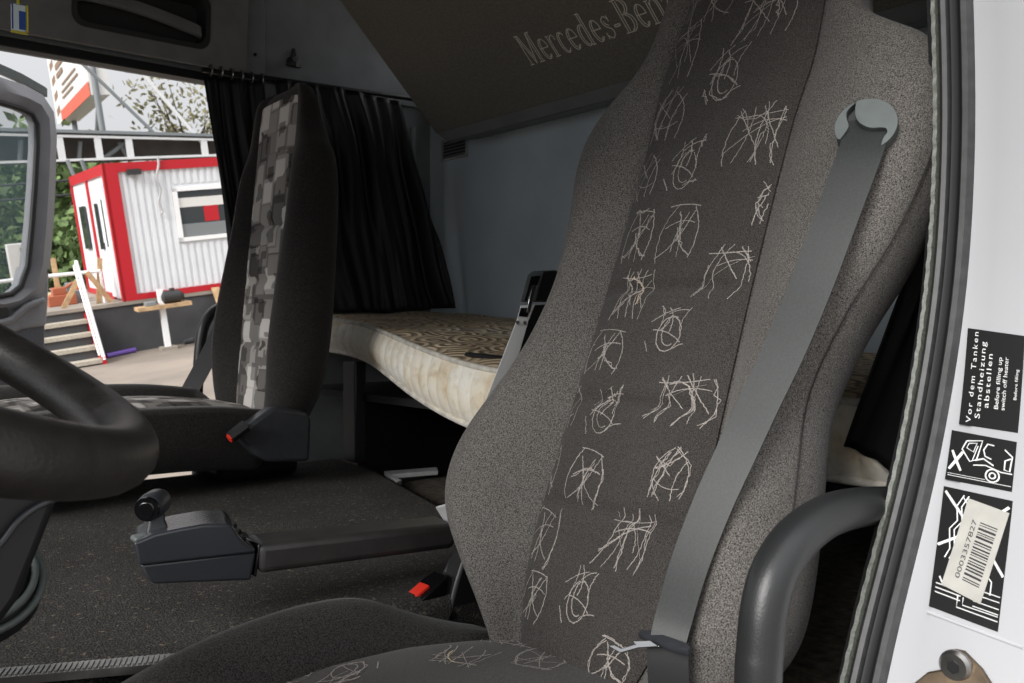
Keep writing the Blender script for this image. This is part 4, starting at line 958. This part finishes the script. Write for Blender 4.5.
for b0, b1 in ((1.25,1.42),(2.7,3.3)):
    m = MO(); m.ob((-.036,b0,1.95), (-.0,b1,2.85)); m.build('end_window', ['cglass'], cab, 30)
m = MO(); m.ob((-.06,.90,1.95), (-.02,.93,2.08)); m.build('door_handle', ['recess'], dr_, 30)
wn = MO(); 
for lo, hi in (((1.15,-.015,1.97),(2.28,.05,2.05)),((1.15,-.015,2.93),(2.28,.05,3.0)),((1.15,-.015,1.97),(1.24,.05,3.0)),((2.19,-.015,1.97),(2.28,.05,3.0))): wn.ob(lo, hi)
wf = wn.build('window_frame', ['railw'], cab, 30)
m = MO(); m.ob((1.23,.02,2.04), (2.20,.03,2.94)); m.build('window_pane', ['cglass'], wf, 30)
m = MO(); m.ob((1.24,.012,2.06), (2.19,.02,2.30)); m.build('window_board', ['galv'], wf, 30)
m = MO(); m.ob((1.70,.012,2.32), (1.98,.02,2.62)); m.build('red_poster', ['cred'], wf, 30)
m = MO(); m.ob((1.24,.012,2.62), (2.19,.02,2.68)); m.ob((1.24,.014,2.66), (2.19,.02,2.80)); m.build('window_blind', ['board'], wf, 30)
a, c = oi(133, 172, 0); m = MO(); m.ob((a-.12,-.14,c-.05), (a+.12,.0,c+.05)); m.build('wall_lamp', ['recess'], cab, 30)
m = MB(); P = []
for x, y in [(157,157),(158,165),(156,178),(160,190),(158,203),(162,211),(160,214)]:
    a, c = oi(x, y, 0); P.append(O(a,-.05,c))
m.tube(spline(P, 5), .022, 6); m.build('drain_hose', ['lplastic'], cab, 60)
# steps up to the platform
stp = thing('entrance_steps', 'four pale weathered treads with red zigzag side leading up the plinth', 'steps', tuple(O(-1.5,-.5,0)))
for i, yy in enumerate((322,333.5,345,357)):
    c = .74-.22*i; b0 = -.24*(i+1); a1 = oi((88,92.5,97,102)[i], yy, b0)[0]
    m = MO(); m.ob((-3.6,b0-.04,c-.05), (a1,b0+.24,c+.02)); m.build('tread', ['tread'], stp, 30)
    m = MO(); m.ob((-3.6,b0+.0,max(-.02,c-.22)), (a1-.02,b0+.24,c-.05)); m.build('riser', ['cdark'], stp, 30)
    m = MO(); m.ob((a1-.01,b0-.05,c-.20), (a1+.06,b0+.10,c+.05)); m.ob((a1-.01,b0+.10,c-.02), (a1+.06,b0+.24,c+.12)); m.build('zigzag_stringer', ['cred'], stp, 30)
hr = thing('step_handrail', 'white tube handrail slanting down beside the red zigzag of the steps', 'handrail', tuple(O(-.5,-1,0)))
a, b = -.73, -.05
top = onP(76, 261, P0+E2*-.1, E2); botm = onP(104.5, 360, P0+E2*-1.0, E2)
m = MB(); m.tube([top, botm], .032, 10); m.build('slanting_tube', ['railw'], hr, 60)
q = onP(69, 262, P0+E2*-.05, E2); q2 = onP(95, 330, P0+E2*-.8, E2)
m = MB(); m.tube([lerp(top, botm, .02)+UO*.0, lerp(top, botm, .05)+E1*-.06, lerp(top,botm,.95)+E1*-.06], .018, 8); m.build('second_tube', ['railw'], hr, 60)
p1 = onP(50, 276, P0+E2*.4, E2); p2 = onP(100, 271, P0+E2*.4, E2)
m = MB(); m.tube([p1+E1*-2, p1, p2], .035, 8); m.tube([p2, V3(p2)-UO*((p2-P0).dot(UO)-.965)], .03, 8); rl = m.build('platform_rail', 'railw', None, 60); tag(rl, 'pale horizontal rail along the platform edge left of the cabin', 'railing')
# timber leaning on the platform
for k, (x0, y0, x1, y1, bb, lb) in enumerate(((87,272,112,303,.25,'sloping timber brace propped against the cabin end'),(100,258,97,290,.45,'upright pale timber offcut standing by the cabin door'),(53,258,57,285,1.2,'weathered timber plank standing in front of the hedge'),(62,300,78,280,.3,'short timber piece leaning by the handrail top'))):
    p = onP(x0, y0, P0+E2*bb, E2); q = onP(x1, y1, P0+E2*bb, E2); q = q+UO*(.965-(q-P0).dot(UO)) if k != 3 else q
    if k == 3: p = p+UO*(.965-(p-P0).dot(UO))
    m = MB(); t = (q-p).normalized(); s = t.cross(E2).normalized()*.045
    m.prism([p+s, q+s, q-s, p-s], E2*.05); o = m.build('timber_plank', 'wood', None, 30); tag(o, lb, 'plank', 'loose timber on the platform')
# clutter on the platform
for k, (x, y, w, h, mat, lb) in enumerate(((61,289,.5,.35,'orange','rusty orange machine standing on the platform by the hedge'),(72,287,.3,.4,'galv','grey motor block on the platform behind the handrail'),(55,294,.35,.22,'wood','low wooden crate on the platform edge near the door'),(80,293,.22,.28,'boardred','small red canister beside the handrail foot'))):
    bb = 1.0+.3*k; a, c = oi(x, y, bb); c = .965
    m = MO(); m.ob((a-w/2,bb,c), (a+w/2,bb+.35,c+h*.6)); m.ob((a-w*.3,bb+.05,c+h*.6), (a+w*.2,bb+.3,c+h)); m.tube([O(a-w*.4,bb+.1,c+h*.5), O(a+w*.5,bb+.1,c+h*1.2)], .03, 6)
    o = m.build(('engine_unit','motor_block','crate','canister')[k], mat, None, 30, bevel=.02); tag(o, lb, ('machine','motor','crate','canister')[k])
# T-shaped stand with a motor on it
tb = thing('work_stand', 'white post stand with a plank top in front of the plinth', 'stand', tuple(O(.65,-.4,0)))
bb = -.45; a0, c0 = oi(137, 330, bb); 
pl0 = oi(136, 309, bb); pl1 = oi(190, 306, bb); ctp = pl0[1]
m = MO(); m.ob((pl0[0],bb-.18,ctp-.05), (pl1[0],bb+.18,ctp+.02)); m.build('plank_top', ['wood'], tb, 30)
ap = oi(164, 320, bb)[0]; m = MO(); m.ob((ap-.05,bb-.05,0), (ap+.05,bb+.05,ctp+.30)); m.build('post', ['railw'], tb, 30)
m = MO(); m.ob((ap-.14,bb-.14,0), (ap+.14,bb+.14,.06)); m.build('foot', ['concrete'], tb, 30)
m = MB(); c = O(ap+.22,bb,ctp+.14); m.tube([c-E1*.22, c-E1*.18, c+E1*.12, c+E1*.2], [.06,.12,.12,.05], 14); m.tube([c+UO*.06, c+UO*.16], .05, 8); mo = m.build('electric_motor', 'recess', None, 40); tag(mo, 'dark electric motor lying on the plank top of the stand', 'motor')
m = MO(); m.ob((ap-.30,bb-.1,ctp+.02), (ap-.10,bb+.08,ctp+.10)); o = m.build('tool_case', 'galv', None, 30, bevel=.01); tag(o, 'small grey case on the left of the stand plank', 'case')
p = oi(106, 354, -.3)[0]; q = oi(137, 348, -.3)[0]; m = MB(); m.tube([O(p,-.32,.05), O(q,-.1,.05)], .045, 10); o = m.build('violet_pipe', 'purple', None, 60); tag(o, 'violet plastic pipe lying on the ground by the steps', 'pipe')
p = og(189, 344); m = MB(); m.tube([O(p[0]-.1,p[1],.05), O(p[0]+.1,p[1]+.05,.06)], [.04,.06], 8); o = m.build('stone', 'cdark', None, 60); tag(o, 'small dark lump lying at the foot of the plinth', 'stone')
p1 = oi(222, 292, -.1); m = MB(); a0 = p1[0]; m.prism([O(a0-.08,-.5,0), O(a0+.08,-.5,0), O(a0-.05,-.12,1.02), O(a0-.2,-.12,1.02)], E2*.04); o = m.build('timber_plank', 'wood', None, 30); tag(o, 'pale plank leaning on the plinth beside the curtain edge', 'plank', 'loose timber on the platform')
# canopy of the filling forecourt behind the cabin
cn = thing('canopy', 'long dark-sheeted canopy with white steel truss behind the cabin', 'canopy', tuple(O(2,9,0)))
B = 8.0
def cz(x, y): return oi(x, y, B)
tl = cz(57,132); tr = cz(207,136); bl = cz(57,161); br = cz(207,156)
def ex(p, q, a): return p[1]+(q[1]-p[1])*(a-p[0])/(q[0]-p[0])
AL, AR = -9.0, 9.0
def slab(a0, a1, b0, b1, off0, off1, which, mat, name):
    t = (tl, tr) if which == 't' else (bl, br)
    m = MB(); 
    m.loft([[O(a, b0, ex(*t, a)+off0), O(a, b1, ex(*t, a)+off0+.0), O(a, b1, ex(*t, a)+off1), O(a, b0, ex(*t, a)+off1)] for a in (a0, a1)], True, True); return m.build(name, [mat], cn, 30)
slab(AL, AR, B-.1, B+1.4, -.02, .06, 't', 'galv', 'roof_sheet')
slab(AL, AR, B-.06, B+.06, -.13, -.07, 't', 'steelw', 'top_chord')
slab(AL, AR, B-.06, B+.06, -.02, .04, 'b', 'steelw', 'bottom_chord')
m = MB(); m.add([O(AL,B+.7,ex(bl,br,AL)-.02), O(AR,B+.7,ex(bl,br,AR)-.02), O(AR,B+.7,ex(tl,tr,AR)), O(AL,B+.7,ex(tl,tr,AL))], [(0,1,2,3)]); m.build('dark_sheeting', ['roofdark'], cn, 0, solid=.04)
for x in (-60, 59, 97, 128, 203):
    a = cz(x, 145)[0]; m = MO(); m.ob((a-.055,B-.05,ex(bl,br,a)), (a+.11,B+.05,ex(tl,tr,a)-.1)); m.build('truss_post', ['steelw'], cn, 30)
for x0, x1 in ((103,127),(131,121),(80,82),(20,22)):
    a = cz(x0,156)[0]; a2 = cz(x1,140)[0]; m = MB(); m.tube([O(a,B+.3,ex(bl,br,a)), O(a2,B+.3,ex(tl,tr,a2)-.2)], .06, 6); m.build('brace', ['galv'], cn, 60)
for a in (AL+.5, AR-.5): m = MO(); m.ob((a-.15,B-.15,0), (a+.15,B+.15,ex(bl,br,a))); m.build('canopy_column', ['galv'], cn, 30)
for x0, x1 in ((68,75),(82,86)):
    a, c = oi(x0, 164, 7); a2, c2 = oi(x1, 186, 7); m = MB(); m.tube([O(a,7,c+.1), O(a2+.3,7,c2-1)], .05, 6); m.build('brace', ['galv'], cn, 60)
m = MB()
for k, (y0, y1) in enumerate(((186,182),(201,196))):
    a, c = oi(0, y0, 6); a2, c2 = oi(72, y1-4, 6)
    w = MB(); w.tube([O(a-4,6,c), O(a,6,c), O(a2+3,6,c2)], .03, 5); o = w.build('overhead_cable', 'recess', None, 60); tag(o, ('upper','lower')[k]+' dark cable crossing the sky below the canopy', 'cable')
# billboard
bd = thing('billboard', 'tilted white billboard with red lower band beside steel poles', 'billboard', tuple(O(1.2,10,0)))
def at_c(x, y, c): q = og(x, y, c); return q
c = 6.0; l = og(63, 122, c); r = og(91, 95, c); l2 = og(58, 124, c)
def bq(t, cc, push=0):                # t 0..1 along board, cc height
    e = V3((r[0]-l[0], r[1]-l[1], 0)); n = V3((e.y, -e.x, 0)).normalized()
    if n.x > 0: n = -n
    p = V3((lerp(l[0], r[0], t), lerp(l[1], r[1], t), 0))+n*push; return O(p.x, p.y, cc)
m = MB(); hh = 3.6
m.prism([bq(0,c), bq(1,c), bq(1,c+hh), bq(0,c+hh)], bq(0,c,-.5)-bq(0,c)); bf = m.build('board_face', ['board'], bd, 30)
m = MB(); m.add([bq(0,c,.02), bq(1,c,.02), bq(1,c+.38,.02), bq(0,c+.36,.02)], [(0,1,2,3)]); m.build('red_band', ['boardred'], bd, 0)
m = MB()
for cc, t0_, t1_, h_ in ((c+.62,.15,.55,.07),(c+.80,.15,.75,.07),(c+1.0,.2,.7,.07),(c+1.35,.06,.3,.16),(c+1.62,.06,.85,.18),(c+1.95,.06,.85,.18)):
    m.add([bq(t0_,cc ,.025), bq(t1_,cc ,.025), bq(t1_,cc+h_ ,.025), bq(t0_,cc+h_ ,.025)], [(0,1,2,3)])
m.build('faded_print', ['boardtxt'], bd, 0)
m = MB(); m.tube([bq(1.0,0,-.15), bq(1.0,c+hh,-.15)], .09, 8); m.build('right_pole', ['galv'], bd, 60)
m = MB(); m.tube([bq(.05,0,-.3), bq(.05,c+hh,-.3)], .09, 8); m.build('left_pole', ['galv'], bd, 60)
m = MB(); m.tube([bq(.45,c-2,-.3), bq(.95,c+.3,-.3)], .07, 6); m.tube([bq(.1,c-.5,-.3), bq(.95,c-2.4,-.3)], .05, 6); m.build('strut', ['galv'], bd, 60)
for k, (x0, y0, x1, y1, w, mt_) in enumerate(((91,72,152,131,.05,'galv'),(132,62,192,131,.055,'steelw'))):
    a, c1 = oi(x0, y0, 8.6); a2, c2 = oi(x1, y1, 8.6); d = ((a-a2)/60*12, (c1-c2)/60*12)
    w_ = MB(); w_.tube([O(a+d[0],8.6,c1+d[1]), O(a2,8.6,c2), O(a2-d[0]*.8,8.6,c2-d[1]*.8)], w, 6); o = w_.build('guy_wire', mt_, None, 60); tag(o, ('thin dark guy wire running down from the billboard','pale guy tube running down towards the bare tree')[k], 'guy wire')
# trees and hedge
def tree(name, label, a, b, h, r, cbase, n, leaf, mat, seed, group, squash=1.0):
    t = thing(name, label, 'tree', tuple(O(a, b, 0)), group); rg = random.Random(seed); c0 = O(a, b, 0)
    m = MB(); tp = O(a, b, h*.8); m.tube([O(a,b,-.05), O(a+.05,b,h*.4), tp], [.16,.12,.05], 8); tips = []
    for i in range(14):
        th = rg.uniform(0, 6.28); f = rg.uniform(.35, .8); p = O(a, b, h*f*.9); e = O(a+math.cos(th)*r*rg.uniform(.5,1), b+math.sin(th)*r*rg.uniform(.5,1), cbase+(h-cbase)*rg.uniform(.2,1)); m.tube([p, lerp(p, e, .5)+UO*.15, e], [.05,.035,.012], 5); tips += [e, lerp(p, e, .7)]
    m.build('trunk', ['bark'], t, 60)
    m = MB()
    for i in range(n):
        q = rg.choice(tips); p = q+V3((rg.gauss(0,1), rg.gauss(0,1), rg.gauss(0,1)*squash))*r*.22
        if (p-P0).dot(UO) < cbase*.6: continue
        u = V3((rg.uniform(-1,1), rg.uniform(-1,1), rg.uniform(-1,1))).normalized(); v = u.cross(V3((rg.uniform(-1,1), rg.uniform(-1,1), .3))).normalized()
        s = leaf*rg.uniform(.6,1.3); m.add([p-u*s, p+v*s*.45, p+u*s, p-v*s*.45], [(0,1,2,3)])
    m.build('foliage', [mat], t, 0); return t
G = 'trees beyond the platform'
a, c = oi(190, 118, 16); tree('tree', 'sparse dry-leaved tree rising above the canopy next to the curtain', a, 16, c+1.0, 2.4, c-1.6, 1100, .13, 'leaf2', 5, G)
a, c = oi(64, 230, 11); tree('tree', 'dense green tree between the passenger door and the cabin end', a, 11, 4.0, 1.9, 1.0, 2600, .2, 'leaf', 8, G)
a, c = oi(20, 225, 13); tree('tree', 'green tree seen through the tinted door window', a, 13, 4.6, 2.4, 1.2, 2600, .22, 'leaf', 12, G)
a, c = oi(-40, 225, 15); tree('tree', 'green tree partly seen at the far edge of the door window', a, 15, 4.8, 2.6, 1.2, 2400, .24, 'leaf', 15, G)
a, c = oi(72, 245, 8); tree('shrub', 'bushy green shrub behind the clutter on the platform', a-.6, 8, 2.6, 1.3, .6, 2000, .15, 'leaf', 21, G)
a, c = oi(10, 250, 9); tree('shrub', 'low green shrub below the tree in the door window', a, 9, 2.6, 1.5, .6, 1800, .16, 'leaf', 22, G)
# a parked vehicle edge glimpsed through the tinted glass
a, c = oi(12, 235, 4); m = MO(); m.ob((a-.15,4,.97), (a+.22,4.3,2.2)); o = m.build('sign_board', 'board', None, 30, bevel=.02); tag(o, 'pale upright board seen through the tinted door window', 'sign board')
m = MO(); m.ob((a+.10,3.98,1.1), (a+.20,4.0,2.1)); m.build('board_edge', 'leaf', o, 30)
c = 6.0; m = MB(); s0 = O(l2[0], l2[1], c); s1 = O(l2[0], l2[1], c+hh)
m.prism([s0, bq(0,c), bq(0,c+hh), s1], E2*.1); m.build('side_panel', ['board'], bd, 30)
m = MB()
for k in range(6):
    t = c+.2+k*.5; m.add([lerp(s0, bq(0,c), .15)+UO*(t-c)-E2*.03, lerp(s0, bq(0,c), .85)+UO*(t-c+.15)-E2*.03, lerp(s0, bq(0,c), .85)+UO*(t-c+.4)-E2*.03, lerp(s0, bq(0,c), .15)+UO*(t-c+.25)-E2*.03], [(0,1,2,3)])
m.build('side_print', ['boardtxt'], bd, 0)
# ================================================================== SKY AND RENDER SETTINGS
w = bpy.data.worlds.new('overcast_sky'); sc.world = w; w.use_nodes = True; nt = w.node_tree; bg = nt.nodes['Background']
tc = nt.nodes.new('ShaderNodeTexCoord'); dt = nt.nodes.new('ShaderNodeVectorMath'); dt.operation = 'DOT_PRODUCT'; dt.inputs[1].default_value = UO
nt.links.new(tc.outputs['Generated'], dt.inputs[0])
rp_ = nt.nodes.new('ShaderNodeValToRGB'); nt.links.new(dt.outputs['Value'], rp_.inputs[0])
e = rp_.color_ramp.elements; e[0].position = 0; e[0].color = (.64,.65,.67,1); e[1].position = 1; e[1].color = (1.9,1.92,1.96,1)
k = e.new(.28); k.color = (.80,.81,.83,1); k = e.new(.5); k.color = (1.3,1.32,1.35,1)
nt.links.new(rp_.outputs[0], bg.inputs['Color']); bg.inputs['Strength'].default_value = 1.0
sl = bpy.data.lights.new('sun', 'SUN'); sl.energy = 4.6; sl.angle = R_(34); sl.color = (1.0,.98,.95)
so = bpy.data.objects.new('sun', sl); COL.objects.link(so); so.rotation_euler = V3((.86,.17,-.47)).to_track_quat('-Z','Y').to_euler()
sc.view_settings.view_transform = 'Standard'; sc.view_settings.look = 'None'; sc.view_settings.gamma = 1; sc.view_settings.exposure = .05
sc.view_settings.use_curve_mapping = False
sc.cycles.max_bounces = 8; sc.cycles.diffuse_bounces = 5; sc.cycles.use_denoising = True
try: sc.cycles.denoiser = 'OPENIMAGEDENOISE'
except Exception: pass
for o in bpy.data.objects:
    if '_b' in o: del o['_b']
